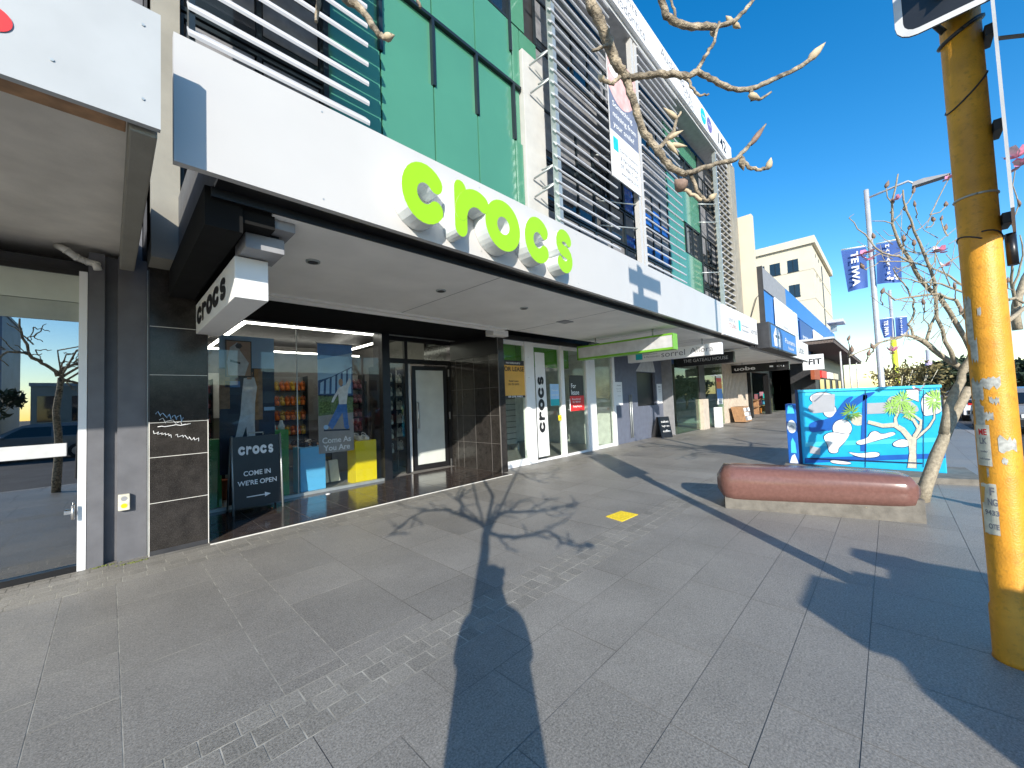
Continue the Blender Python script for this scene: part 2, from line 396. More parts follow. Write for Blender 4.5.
def slabrows(x0, x1, y0, y1, ws, ls, g=.0022):
    y = y0
    while y < y1-.05:
        w = min(random.choice(ws), y1-y); x = x0 - random.uniform(0, .6)
        while x < x1:
            l = random.choice(ls); dz = random.uniform(-.0003, .0003)
            pv.add([(x+g, y+g, dz), (x+l-g, y+g, dz), (x+l-g, y+w-g, dz), (x+g, y+w-g, dz)], [(0,1,2,3)], 0, tone=random.choice([random.uniform(.1,.9), random.uniform(.4,.6)]))
            x += l
        y += w
slabcols(-9, 34, 2.45, 5.27, [.33, .62, .62], [.6, .9, 1.2])
slabrows(-9, 34, -1.68, 2.06, [.33, .45, .62], [.6, .6, .9])
pv.quad((34,-1.68,-.0005),(200,-1.68,-.0005),(200,6.6,-.0005),(34,6.6,-.0005))
pv.box(-40, 200, -1.7, 16, -.16, -.0022, 1)
pv.quad((-40,-1.68,-.0005),(-9,-1.68,-.0005),(-9,6.6,-.0005),(-40,6.6,-.0005))
slabcols(5.95, 34, 5.83, 6.6, [.62, .62], [.6, .9])
struct('pavement', pv, ['pave', 'joint'], 'grey granite slab pavement in front of the shops')
sb = MB()
def setts(x0, x1, y0, y1, rows, ws, jit=.006):
    d = (y1-y0)/rows
    for r in range(rows):
        x = x0 + random.uniform(0, .1)
        while x < x1:
            w = random.choice(ws); a, b = y0+r*d, y0+(r+1)*d; g = .0042; dz = random.uniform(-.0003, .0006)
            sb.add([(x+g, a+g, dz), (x+w-g, a+g, dz), (x+w-g, b-g, dz), (x+g, b-g, dz)], [(0,1,2,3)], 0, tone=random.uniform(0, 1)); x += w
setts(-9, 26, 2.06, 2.45, 3, [.12, .135, .15])
setts(-9, 26, 5.27, 5.83, 4, [.13, .15, .17])
setts(-9, .30, 5.83, 6.06, 2, [.13, .15])
for q4 in ((-9, 2.06, 26, 2.45), (-9, 5.27, 26, 5.83), (-9, 2.45, 1.6, 5.27)): sb.quad((q4[0], q4[1], -.0013), (q4[2], q4[1], -.0013), (q4[2], q4[3], -.0013), (q4[0], q4[3], -.0013), 1)
struct('paving_band', sb, ['sett', mat('pale_joint', (.37, .35, .30), .9, var=.4, scale=9)], 'bands of small stone setts crossing the grey pavement')
kb = MB(); x = -40
while x < 90: kb.bbox(x+.004, x+.996, -1.9, -1.7, -.16, .002, .012); x += 1
struct('kerb', kb, 'kerb', 'stone kerb along the street edge')
struct('far_pavement', MB().box(-200, 300, -19, -15, -.16, 0), 'farpave', 'pavement on the far side of the street')
tb = MB()
for i in range(9):
    for j in range(4):
        x = .83+i*.57; y = 5.835+j*.47
        tb.add([(x+.003, y+.003, .012), (min(x+.57, 5.9)-.003, y+.003, .012), (min(x+.57, 5.9)-.003, min(y+.47, 7.9)-.003, .012), (x+.003, min(y+.47, 7.9)-.003, .012)], [(0,1,2,3)], 0)
tb.box(.83, 5.92, 5.83, 7.9, -.01, .008, 3); tb.box(.83, 5.92, 5.818, 5.829, -.004, .012, 2)
struct('entry_floor', tb, ['tile', 'grout', 'grout', 'dimgrout'], 'polished dark tiled entry floor of the corner shop')

# =================================================================== OFFICE BUILDING (over the canopy)
ob = thing('office_building', (10, 6, 0), 'modern office block with green glass panels and white louvre screens above the white canopy', 'building')
bmass = MB(); bmass.box(.30, 20.9, 5.66, 15, 3.45, 13.0); bmass.build('wall', 'dark', ob)
MB().box(.30, .535, 5.50, 6.2, 3.22, 13.2).build('column', 'concrete', ob)
c2 = MB(); c2.bbox(6.41, 7.12, 5.48, 5.7, 3.9, 9.45, .012); c2.build('column', 'concrete2', ob)
c3 = MB(); c3.bbox(20.1, 20.95, 4.78, 15, 3.9, 12.35, .02); c3.build('column', 'concrete', ob)
rows = [4.0, 7.24, 8.5, 9.93]
def panel(x0, x1, z0, z1, m='green_panel', rec=0):
    p = MB(); p.bbox(x0+.014, x1-.014, YT+rec, YT+.06+rec, z0+.016, z1-.016, .004); p.build('cladding_panel', m, ob)
fr = MB()
def frame(x0, x1, z0, z1, w=.06, y=YT-.03, d=.1): 
    fr.box(x0, x1, y, y+d, z1-w, z1); fr.box(x0, x0+w, y, y+d, z0, z1-w)
for x0, x1 in ((2.17, 3.0), (3.0, 4.02), (4.02, 5.06), (5.06, 6.13), (6.13, 6.4)):
    if x0 < 6.1 or True:
        panel(x0, x1, 4.0, 5.6); panel(x0, x1, 5.6, 7.24); panel(x0, x1, 8.5, 9.93); panel(x0, x1, 11.25, 12.0)
        panel(x0, x1, 7.24, 8.5, rec=.05); frame(x0-.02, x1-.02, 7.24, 8.54)
panel(6.4, 7.0, 9.46, 9.93)
for a, b in ((14.5, 15.3), (15.3, 16.2), (16.2, 17.05), (17.05, 17.9)):
    panel(a, b, 4.0, 5.7); panel(a, b, 5.7, 7.24); panel(a, b, 8.5, 9.93); panel(a, b, 11.25, 12.0)
panel(15.3, 16.2, 7.24, 8.5, rec=.05); panel(14.5, 15.3, 7.24, 8.5, rec=.05)
fr.box(2.1, 2.17, 5.5, 5.64, 4.0, 12); fr.box(17.9, 17.96, 5.5, 5.64, 4, 12)
fr.box(6.05, 6.11, 5.5, 5.64, 9.2, 12)
fr.build('panel_frame', 'mullion', ob)
def window(x0, x1, z0, z1, m='glassup', blind=True, blue=False):
    w = MB(); w.box(x0, x1, 5.6, 5.63, z0, z1); wo = w.build('window', 'glassblue' if blue else m, ob)
    f = MB()
    n = max(1, round((x1-x0)/.72))
    for i in range(n+1): x = x0+(x1-x0)*i/n; f.box(x-.025, x+.025, 5.55, 5.6, z0, z1)
    f.box(x0, x1, 5.555, 5.6, z0-.03, z0+.02); f.box(x0, x1, 5.555, 5.6, z1-.02, z1+.03); f.build('window_frame', 'mullion', wo)
    if blind:
        b = MB()
        for i in range(n):
            zz = z1-random.uniform(.3, .8)*(z1-z0); b.box(x0+(x1-x0)*i/n+.05, x0+(x1-x0)*(i+1)/n-.05, 5.585, 5.597, zz, z1-.03)
        b.build('blind', 'blind', wo)
for z0, z1 in ((4.1, 6.1), (6.2, 7.2), (7.3, 8.5), (9.95, 11.2)):
    window(.55, 2.1, z0, z1)
    window(7.0, 9.3, z0, z1, blue=(z0 < 5)); window(9.35, 11.0, z0, z1); window(11.05, 14.45, z0, z1, blue=(z0 in (7.3, 6.2)))
    window(18.0, 20.05, z0, z1)
for a, b in ((.55, 2.1), (7.0, 14.45), (18.0, 20.05)):
    s = MB(); s.box(a, b, 5.58, 5.64, 8.53, 9.9); s.box(a, b, 5.58, 5.64, 11.25, 12.1); s.build('spandrel', 'blind', ob)
window(3.0, 6.1, 9.97, 11.2, blind=False); window(16.25, 17.85, 7.28, 8.46, blind=False); window(14.5, 17.9, 9.97, 11.2, blind=False)
g = MB(); g.box(6.13, 6.6, 5.56, 5.6, 9.97, 11.2); g.build('window', 'green_panel', ob)
def louvre(x0, x1, y, z0, z1, dz=.277, posts=(), th=1, fin=1):
    l = MB(); z = z0
    while z < z1:
        for k in range(6): pass
        a = .10; pts = [(x0, y+.012, z-.03*th), (x0, y-.004, z-.005*th), (x0, y, z+.03*th), (x0, y+.02, z+.052*th), (x0, y+.135*fin, z+.160*fin), (x0, y+.148*fin, z+.146*fin), (x0, y+.045, z+.0)]
        l.prism(pts, (x1-x0, 0, 0)); z += dz
    lo = l.build('louvre_screen', 'louvre', ob)
    for (px0, px1, m) in posts: MB().box(px0, px1, y+.03, y+.17, z0-.3, z1).build('post', m, lo)
    return lo
louvre(.545, 2.46, 4.88, 4.3, 12.1, posts=((.55, .60, 'mullion'),))
louvre(6.72, 9.35, 4.86, 4.1+.2, 12.1, posts=((6.76, 6.88, 'galv'),), th=.62, fin=.72)
louvre(11.02, 14.0, 4.86, 4.3, 12.1, posts=((10.62, 10.76, 'white'), (10.84, 11.0, 'white')), th=.62, fin=.72)
louvre(18.5, 20.1, 4.86, 4.3, 12.1, posts=((18.36, 18.5, 'galv'),), th=.62, fin=.72)
br = MB()
for z in (4.9, 6.2, 6.62, 8.6, 9.25, 11): br.cyl((6.82, 4.95, z+.1), (6.6, 5.45, z-.12), .022, 8); br.cyl((6.82, 4.95, z+.1), (6.7, 5.3, z+.05), .018, 8)
for z in (5.2, 6.3, 7.0, 8.3): br.cyl((10.7, 4.95, z+.1), (9.4, 5.5, z), .02, 8)
for z in (5.0, 6.7, 8.9, 9.7): br.cyl((18.4, 4.95, z+.05), (17.6, 5.5, z), .025, 8)
br.build('bracket', 'galv', ob)
cn = MB(); cn.box(.3, 20.45, 4.75, 4.86, 12.22, 13.1); cno = cn.build('cornice', 'white2', ob)
sf = MB(); sf.box(.3, 20.45, 4.862, 5.56, 12.18, 12.4); sf.box(.3, 20.45, 4.862, 4.95, 12.1, 12.18); sf.build('soffit', 'lightgrey', cno)
lt = MB(); ly = 4.75
def px_text(mb, s, p0, p1, hgt, Y, bold=0, mi=0):   # text along +X between two seen points on plane Y
    a, b = U(*p0, Y=Y), U(*p1, Y=Y); write(mb, s, V(((a.x+b.x)/2, Y, (a.z+b.z)/2)), RX, UZ, width=b.x-a.x, height=hgt, bold=bold, mi=mi)
write(lt, 'Implants', (10.0, ly, 12.86), RX, UZ, width=1.75, height=.3); write(lt, 'Periodontics', (10.2, ly, 12.5), RX, UZ, width=2.3, height=.32)
write(lt, 'Auckland', (13.5, ly, 12.83), RX, UZ, width=2.0, height=.32); write(lt, 'ORAL', (14.9, ly, 12.66), RX, UZ, width=.9, height=.26); write(lt, 'STUDIO', (15.0, ly, 12.36), RX, UZ, width=1.0, height=.2)
write(lt, '142', (19.0, ly, 12.66), RX, UZ, width=1.15, height=.5, bold=.02, mi=1)
for cx_, m_ in ((16.55, 2), (17.3, 3)): lt.poly([(cx_+.31*math.cos(2*PI*i/24), ly-.004, 12.66+.31*math.sin(2*PI*i/24)) for i in range(24)], m_)
write(lt, 'smile', (16.55, ly-.004, 12.66), RX, UZ, width=.36, mi=4); write(lt, 'care', (17.3, ly-.004, 12.66), RX, UZ, width=.34, mi=4)
lt.build('lettering', ['greytxt', 'blacktxt', 'teal', 'violet', 'whitetxt'], cno)
# advert on the louvres
ad = thing('advert_banner', (9.9, 4.8, 7.3), 'tall dental advert hung on the louvres with a pink smile over slate grey wording', 'banner')
A0, A1, AZ0, AZ1 = 9.0, 10.58, 7.25, 10.75
a = MB(); a.box(A0, A1, 4.80, 4.83, AZ0, AZ1)
yy = 4.797
a.quad((A0, yy, AZ0), (A1, yy, AZ0), (A1, yy, AZ0+1.25), (A0, yy, AZ0+1.25), 1)
a.quad((A0, yy, AZ0+1.25), (A1, yy, AZ0+1.25), (A1, yy, AZ0+2.1), (A0, yy, AZ0+2.1), 2)
cur = [(A0+(A1-A0)*i/14, yy, AZ0+2.1+.55*(1-math.sin(PI*(.15+.85*i/14)))) for i in range(15)]
a.poly([(A0, yy, AZ0+2.101)]+[(A1, yy, AZ0+2.101)]+cur[::-1], 2); a.poly([(A0, yy, AZ1), ]+cur+[(A1, yy, AZ1)], 3)
a.poly([(A0+.35+.3*math.cos(t*PI/6), yy-.003, AZ0+2.95+.16*math.sin(t*PI/6)) for t in range(12)], 4)
a.build('printed_sheet', ['lightgrey', 'white2', 'slateprint', 'smile', 'teeth'], ad)
a = MB()
for i, s in enumerate(('Something', 'missing from', 'your smile?')): write(a, s, (A0+.15, 4.795, AZ0+2.0-.28*i), RX, UZ, width=(1.1, 1.3, 1.15)[i], height=.2, align='l', bold=.01)
for i, s in enumerate(('Dental Implants', '& Periodontics', '09 486 0142', 'www.dental.co.nz')): write(a, s, (A0+.45, 4.795, AZ0+.85-.2*i), RX, UZ, width=1.0, height=.11, align='l', mi=1)
a.quad((A0+.1, 4.79, AZ0+.75), (A0+.36, 4.79, AZ0+.75), (A0+.36, 4.79, AZ0+1.1), (A0+.1, 4.79, AZ0+1.1), 2)
a.build('lettering', ['whitetxt', 'greytxt', 'teal'], ad)

# =================================================================== CANOPIES
YF = 3.2
cp = thing('shop_canopy', (6, 3.3, 3.1), 'long white street canopy under the green glass office block', 'canopy')
r = MB(); r.box(.52, 15.5, 3.27, 5.88, 3.2, 3.93); r.build('roof', mat('canopy_side', (.10, .10, .10), .7), cp)
f = MB(); f.box(.28, 6.4, YF, YF+.06, 3.17, 4.03); f.box(6.404, 11.68, YF, YF+.06, 3.17, 4.03)
for x in (1.2, 2.9, 4.8, 6.3, 8.0, 9.6, 11.5):
    for z in (3.24, 3.97): f.cyl((x, YF-.002, z), (x, YF+.01, z), .008, 6, 1)
f.build('fascia', ['white', 'galv'], cp)
f = MB(); f.box(11.72, 15.5, YF-.03, YF+.05, 3.15, 3.99); fo = f.build('fascia', 'white2', cp, label='white dental fascia board at the far end')
t = MB()
write(t, 'DENTAL', (12.55, YF-.03, 3.62), RX, UZ, width=.75, height=.1, mi=1); write(t, 'STUDIO', (12.6, YF-.03, 3.46), RX, UZ, width=.75, height=.12, mi=2)
t.quad((13.2, YF-.034, 3.4), (13.42, YF-.034, 3.4), (13.42, YF-.034, 3.72), (13.2, YF-.034, 3.72), 0)
write(t, 'Dental Implants', (13.95, YF-.03, 3.6), RX, UZ, width=.9, height=.09, mi=1); write(t, 'Periodontics', (13.95, YF-.03, 3.46), RX, UZ, width=.8, height=.09, mi=1); write(t, 'sorrel', (15.0, YF-.03, 3.55), RX, UZ, width=.8, height=.2, mi=1)
t.build('lettering', ['teal', 'greytxt', 'redbrown'], fo)
s = MB(); s.box(.9, 15.5, 3.42, 5.9, 3.10, 3.16)
for x in (3.4, 6.3, 9.2, 12.1): s.box(x, x+.008, 3.42, 5.9, 3.097, 3.1, 1)
s.box(.9, 5.9, 5.8, 5.9, 3.07, 3.1)
so = s.build('soffit', ['soffit', 'midgrey'], cp)
s = MB(); s.box(.52, 15.5, 3.262, 3.42, 3.17, 3.2); s.box(.5, 15.5, 3.40, 3.42, 3.10, 3.17); s.build('shadow_gap', 'black', cp)  # black strip paints the shade in the recess behind the fascia
for (px, py) in ((313, 262), (441, 291), (524, 308.5)):
    p = U(px, py, Z=3.09); d = MB(); d.cyl(p+V((0, 0, .02)), p-V((0, 0, .006)), .07, 20, 0); d.cyl(p-V((0, 0, .006)), p-V((0, 0, .009)), .05, 20, 1); d.build('downlight', ['galv', 'dark'], cp)
p = U(565, 322, Z=3.09); MB().box(p.x-.14, p.x+.14, p.y-.11, p.y+.11, 3.085, 3.099).build('vent_grille', 'midgrey', cp)
e = MB(); e.box(.47, .70, 3.45, 5.88, 2.90, 3.19); e.build('end_beam', 'ceil', cp)
e = MB(); e.box(.70, .92, 3.47, 5.85, 2.99, 3.17); e.build('end_beam', 'ceil', cp)
cb = MB(); cb.bbox(.70, 1.08, 3.5, 4.03, 3.02, 3.1, .006); cb.bbox(.75, 1.03, 3.62, 4.0, 2.86, 2.985, .006); cb.box(.78, 1.0, 3.66, 3.98, 2.98, 3.03, 1); cb.build('bracket', ['midgrey', 'black'], cp)
cc = MB(); p = U(523, 328, Z=3.02); cc.bbox(p.x-.2, p.x+.25, 5.95, 6.2, 2.96, 3.09, .01); cc.build('shutter_box', 'soffit', cp)

c2 = thing('shop_canopy', (21, 3.3, 3.1), 'street canopy carrying the blue and white sign boards beyond the dental fascia', 'canopy')
MB().box(15.52, 27.5, 3.3, 6.2, 3.12, 3.7).build('roof', 'midgrey', c2)
f = MB(); f.box(15.52, 27.5, 3.26, 3.3, 3.06, 3.72); f.build('fascia', 'dark', c2)
MB().box(15.52, 27.4, 3.45, 6.2, 3.04, 3.11).build('soffit', 'soffit', c2)
g = thing('sign_box', (18.4, 2.9, 3.1), 'blue sign box with a white crest on the canopy edge', 'sign')
m = MB(); m.bbox(15.7, 21.0, 2.85, 3.25, 3.02, 3.92, .015, 0); m.quad((15.95, 2.846, 3.08), (20.9, 2.846, 3.08), (20.9, 2.846, 3.86), (15.95, 2.846, 3.86), 1); m.build('case', ['dark', 'bluewall'], g)
m = MB(); write(m, 'Pounamu', (19.5, 2.843, 3.5), RX, UZ, width=2.2, height=.2); write(m, 'house', (19.6, 2.843, 3.25), RX, UZ, width=1.2, height=.14)
m.poly([(16.4, 2.842, 3.14), (17.5, 2.842, 3.14), (17.55, 2.842, 3.5), (17.2, 2.842, 3.8), (16.7, 2.842, 3.82), (16.3, 2.842, 3.5)], 1); m.poly([(16.6, 2.838, 3.45), (16.9, 2.838, 3.45), (16.9, 2.838, 3.55), (16.6, 2.838, 3.55)], 2); m.poly([(17.05, 2.838, 3.45), (17.3, 2.838, 3.45), (17.3, 2.838, 3.55), (17.05, 2.838, 3.55)], 2)
m.build('lettering', ['whitetxt', 'whiteprint', 'darkprint'], g)
g = thing('sign_board', (24, 3.1, 3.1), 'white board lettered ute on the canopy edge', 'sign')
m = MB(); m.bbox(21.3, 26.6, 3.1, 3.22, 3.06, 3.98, .01); m.build('board', 'white2', g)
m = MB(); write(m, 'ute', (24.2, 3.1, 3.5), RX, UZ, width=1.6, height=.32, bold=.02); m.build('lettering', 'greytxt', g)
# =================================================================== LEFT NEIGHBOUR
lb = thing('shop_building', (-3, 6, 0), 'neighbouring shop with a grey panel wall and big reflective window under a bare canopy', 'building')
w = MB(); w.box(-.16, -.04, 6.0, 6.3, 0, 3.3); w.box(-.04, .06, 6.09, 6.3, 0, 3.3); w.box(.06, .295, 6.0, 6.3, 0, 3.3); w.box(-8, .29, 6.9, 16, 3.4, 9.0)
mm = mat('slate_panel', (.125, .125, .135), .55, var=.15, scale=5, bump=.1)
w.build('wall', mm, lb)
MB().box(.292, .30, 6.0, 6.02, 0, 3.2).build('trim', 'galv', lb)
MB().box(-.225, -.165, 6.0, 6.1, 0, 3.08).build('window_frame', 'white2', lb)
MB().box(-6, -.226, 6.045, 6.055, .06, 3.02).build('glass_pane', 'glassmirror', lb)
w = MB(); w.box(-6, -.226, 6.0, 6.1, 0, .06); w.box(-6, -.226, 6.0, 6.09, 3.03, 3.08); w.build('window_rail', 'black', lb)
w = MB(); w.box(-6, -.226, 6.02, 6.042, 2.75, 3.03); w.box(-6, -.226, 6.03, 6.043, 2.55, 2.745, 1); w.build('transom_panel', [mat('transom_pale', (.52, .55, .48), .4, var=.05), mat('transom_dim', (.36, .38, .33), .4)], lb)
w = MB(); w.box(-6, .28, 11, 11.1, 0, 3.3); w.box(-6, .28, 6.1, 11, -.003, .004); w.box(-6, .28, 6.1, 11, 3.1, 3.2); w.box(.2, .28, 6.3, 11, 0, 3.2); w.build('interior', 'dark', lb)
hd = MB(); p = U(73, 512, Y=5.98); hd.cyl((p.x, 5.95, p.z-.07), (p.x, 5.95, p.z+.07), .012, 8); hd.box(p.x-.06, p.x, 5.96, 6.0, p.z-.015, p.z+.015); hd.build('handle', 'steel', lb)
q = MB(); q.bbox(-3, -.30, 6.0, 6.03, 1.17, 1.30, .006); q.build('push_rail', 'lightgrey', lb)
lc = thing('shop_canopy', (-2, 3, 3.2), 'bare concrete canopy with a pale fascia and part of a red logo at far left', 'canopy')
q = MB(); q.box(-7, .20, 2.93, 2.97, 3.19, 3.88); q.box(-7, .2, 2.98, 6.9, 3.5, 3.8, 1)
for (px, py) in ((143, 25), (143, 99), (52, 60)): p = U(px, py, Y=2.93); q.cyl((p.x, 2.925, p.z), (p.x, 2.94, p.z), .008, 6, 2)
mat('old_white_panel', (.42, .435, .44), .5, var=.05, scale=4); M['oldwhite'] = MATS['old_white_panel']; qo = q.build('fascia', ['oldwhite', 'midgrey', 'galv'], lc)
q = MB(); q.box(-7, .1, 3.16, 6.9, 3.36, 3.5); q.build('soffit', 'leftsoffit', lc)
q = MB(); q.bbox(.07, .19, 2.99, 6.0, 3.16, 3.48, .012); q.bbox(-7, .06, 2.98, 3.15, 3.22, 3.48, .006, 1); q.build('edge_beam', ['concrete', 'timber'], lc)
q = MB(); c = U(-10, 16, Y=2.925); q.poly([(c.x+.066*math.cos(2*PI*i/28), 2.925, c.z+.062*math.sin(2*PI*i/28)) for i in range(28)]); q.build('lettering', 'red', lc)
dp = MB(); pts = [U(58, 246, Z=3.34), U(66, 250, Z=3.26), U(76, 257, Z=3.22), U(88, 262, Z=3.2), U(96, 264, Z=3.16), U(98, 270, Z=3.1)]
dp.tube(pts, .034, 10)
for i in range(1, 5): dp.tube([pts[i]*.97+pts[i-1]*.03, pts[i]*.9+pts[i+1]*.1 if i < 5 else pts[i]], .040, 10)
tag(dp.build('drain_pipe', 'pvc'), 'short cream corrugated drain pipe elbow under the bare left soffit', 'pipe')
sc = thing('security_camera', (-.35, 6.25, 2.9), 'small white camera inside the top of the left shop window', 'camera')
p = U(74, 277, Y=6.2); q = MB(); q.cyl((p.x+.05, 6.2, p.z), (p.x-.03, 6.14, p.z), .03, 12); q.build('housing', 'bright', sc); q = MB(); q.cyl((p.x-.03, 6.14, p.z), (p.x-.05, 6.125, p.z), .026, 12); q.build('lens', 'black', sc)
p = U(124, 502, Y=5.98); eb = thing('socket_box', (p.x, 5.98, p.z), 'cream electrical socket box low on the grey panel', 'socket')
q = MB(); q.bbox(p.x-.045, p.x+.045, 5.945, 6.0, p.z-.085, p.z+.085, .008); q.build('case', 'paper', eb)
q = MB()
for dz in (-.035, .04): q.poly([(p.x+.025*math.cos(2*PI*i/16), 5.943, p.z+dz+.025*math.sin(2*PI*i/16)) for i in range(16)], 0 if dz > 0 else 1)
q.build('outlet', ['midgrey', 'yellowbox'], eb)
# =================================================================== CORNER SHOP
cs = thing('corner_shop', (3, 7, 0), 'black granite shopfront with a recessed glass window and entry between dark pillars', 'shopfront')
def stonewall(mb, x0, x1, y0, y1, z0, z1): mb.box(x0, x1, y0, y1, z0, z1, 0)
q = MB(); q.box(.30, .83, 5.93, 7.58, 0, 3.24)
zs = [U(150, 458, Y=5.93).z, U(150, 504, Y=5.93).z, 1.46, 2.0, 2.55]; zb = .05
for z in sorted(zs): q.box(.304, .826, 5.9275, 5.931, z-.003, z+.003, 1)
for x in (.303, .824): q.box(x, x+.008, 5.926, 5.931, 0, 1.47, 1); q.box(x, x+.008, 5.926, 5.931, 1.47, 3.2, 2)  # edge strips painted pale where sunlit, dark above the canopy shadow line
q.box(.31, .82, 5.926, 5.931, .0, .05, 2)
q.build('pillar', ['blackstone', 'grout', 'dark'], cs)
gt = MB()
def scribble(p0, p1, seed, amp, n, r, mi):
    rg = random.Random(seed); a, b = U(*p0, Y=5.922), U(*p1, Y=5.922); pts = []
    for i in range(n):
        t = i/(n-1); pts.append(a.lerp(b, t)+V((rg.uniform(-.01, .02), 0, amp*math.sin(i*2.1)*rg.uniform(.4, 1))))
    gt.tube(pts, r, 5, mi)
scribble((156, 414), (182, 418), 3, .05, 16, .0035, 0); scribble((158, 420), (186, 424), 5, .03, 10, .003, 1); scribble((156, 427), (190, 424), 6, .008, 8, .004, 1)
scribble((153, 432), (172, 436), 9, .022, 18, .0035, 1); scribble((176, 435), (198, 440), 4, .028, 18, .0035, 1)
gt.build('graffiti', ['skyprint', 'whitetxt'], cs)
# right side wall of the entry
q = MB(); q.box(5.92, 6.10, 6.12, 9.0, 0, 3.08)
q.box(5.9, 5.921, 6.12, 7.82, 2.6, 3.08, 2)
for y in (6.42, 6.95, 7.4, 7.62): q.box(5.9175, 5.921, y, y+.008, 0, 3.05, 1)
for z in (.62, 1.24, 1.86, 2.48): q.box(5.9175, 5.921, 6.12, 7.82, z, z+.006, 1)
q.box(5.915, 5.925, 6.115, 6.14, 0, 3.05, 1)
q.build('side_wall', ['blackstone', 'dimgrout', 'black'], cs)
# window wall Y=7.62, x .83..4.15 ; entry x 4.15..5.92 at Y 7.9
q = MB(); q.box(.83, 4.02, 7.58, 7.68, 0, .06); q.box(.83, 5.92, 7.6, 7.7, 3.065, 3.1); q.box(.83, 5.92, 7.56, 7.6, 3.07, 3.1, 1); q.build('window_frame', ['galv', 'black'], cs)
q = MB(); q.box(3.95, 4.12, 7.55, 7.95, 0, 3.1); q.box(4.12, 5.92, 7.86, 7.96, 2.5, 2.6); q.box(4.12, 5.92, 7.86, 7.96, 3.0, 3.1); q.box(4.66, 4.74, 7.87, 7.95, 0, 3.0); q.box(5.86, 5.92, 7.86, 7.96, 0, 2.5)
q.build('door_frame', 'black', cs)
for a, b in ((.84, 2.335), (2.345, 3.95)): MB().box(a, b, 7.625, 7.637, .06, 3.065).build('glass_pane', 'glassdark', cs)
MB().box(2.333, 2.347, 7.62, 7.64, .06, 3.065).build('glazing_joint', 'galv', cs)
for a, b in ((4.12, 4.66), (4.74, 5.86)): MB().box(a, b, 7.905, 7.915, 2.6, 3.0).build('glass_pane', 'glass', cs)
MB().box(4.14, 4.65, 7.905, 7.915, .05, 2.5).build('glass_pane', 'glass', cs)
# door leaf, hinged at right, slightly ajar inward
dl = MB(); hx, hy = 5.84, 7.92; ang = math.radians(5); dx, dy = -math.cos(ang), math.sin(ang); L = .92
O = V((hx, hy, 0)); A = V((dx, dy, 0)); B = V((-dy, dx, 0))*-1*.05
def leafbox(u0, u1, z0, z1, mi=0, t=1.0, off=0): dl.obox(O+A*u0+B*off+V((0, 0, z0)), A*(u1-u0), B*t, V((0, 0, z1-z0)), mi)
leafbox(0, .09, .02, 2.46); leafbox(L-.09, L, .02, 2.46); leafbox(.09, L-.09, 2.36, 2.46); leafbox(.09, L-.09, .02, .14)
do = dl.build('door', 'black', cs)
dl = MB(); leafbox(.09, L-.09, .14, 2.36, 0, .5, .25); dl.build('door_pane', mat('door_reflection', (.55, .58, .54), .18, var=.08, scale=3, spec=.6), do)  # pale opaque pane: bright reflection of the door glass put into its colour
h = MB(); hb = O+A*(L-.1)-B*1.4; h.tube([hb+V((0, 0, 1.0))+B*1.2, hb+V((0, 0, 1.0)), hb+V((0, 0, 1.6)), hb+V((0, 0, 1.6))+B*1.2], .014, 8); h.cyl(hb+V((0, 0, .92))+B, hb+V((0, 0, .92))+B*.3, .03, 12); h.build('handle', 'steel', do)
h = MB()
for z in (.1, 1.25, 2.3): h.box(5.845, 5.875, 7.84, 7.86, z-.09, z+.09)
h.build('hinge', 'steel', do)
MB().box(4.78, 4.85, 7.95, 8.0, .02, 2.5).build('door_jamb', 'bright', cs)
MB().box(.83, 5.92, 5.9, 7.7, 3.085, 3.12).build('entry_ceiling', 'ceil', cs)
MB().box(.83, 5.92, 5.90, 5.93, 3.03, 3.085).build('trim', 'soffit', cs)
# interior
q = MB(); q.box(.83, 5.92, 13, 13.1, 0, 3.6); q.box(.78, .83, 7.6, 13, 0, 3.6); q.box(5.92, 6.0, 9.0, 13, 0, 3.6); q.build('interior_wall', 'wallint', cs)
MB().box(.83, 5.92, 7.9, 13, -.003, .01).build('interior_floor', 'floor', cs)
MB().box(.83, 5.92, 7.7, 13, 3.5, 3.6).build('interior_ceiling', 'ceil', cs)
def strip(p, q_, z=3.2):
    s = MB(); s.obox(p, V(q_)-V(p), (0, .05, 0) if abs(p[0]-q_[0]) > abs(p[1]-q_[1]) else (.05, 0, 0), (0, 0, .04)); return s
sA = [U(244, 322.8, Y=8.35), U(405, 338.5, Y=8.35)]; ZS = sA[0].z; sC = [U(275, 370, Z=ZS), U(398, 337, Z=ZS)]; sB = [U(200, 347, Z=ZS), U(246, 321, Z=ZS)]
strips = [((sA[0].x, sA[0].y, ZS), (min(sA[1].x, 5.8), sA[0].y, ZS)), ((1.7, 12.2, ZS), (5.6, 12.2, ZS)), ((sB[1].x, sA[0].y+.1, ZS), (sB[1].x, 12.5, ZS)), ((sC[1].x, sA[0].y+.1, ZS), (sC[1].x, 12, ZS))]
stl = ['longest light strip just behind the shop window head', 'light strip over the rear shoe racks', 'light strip running back along the left shop wall', 'light strip running back on the entry side']
for (a, b), l in zip(strips, stl): tag(strip(a, b).build('light_strip', 'lamp'), l, 'ceiling light', 'light strips on the black shop ceiling')
q = MB(); q.box(1.1, 3.0, 12.9, 12.98, 1.4, 2.6); q.build('wall_panel', 'bright', cs)
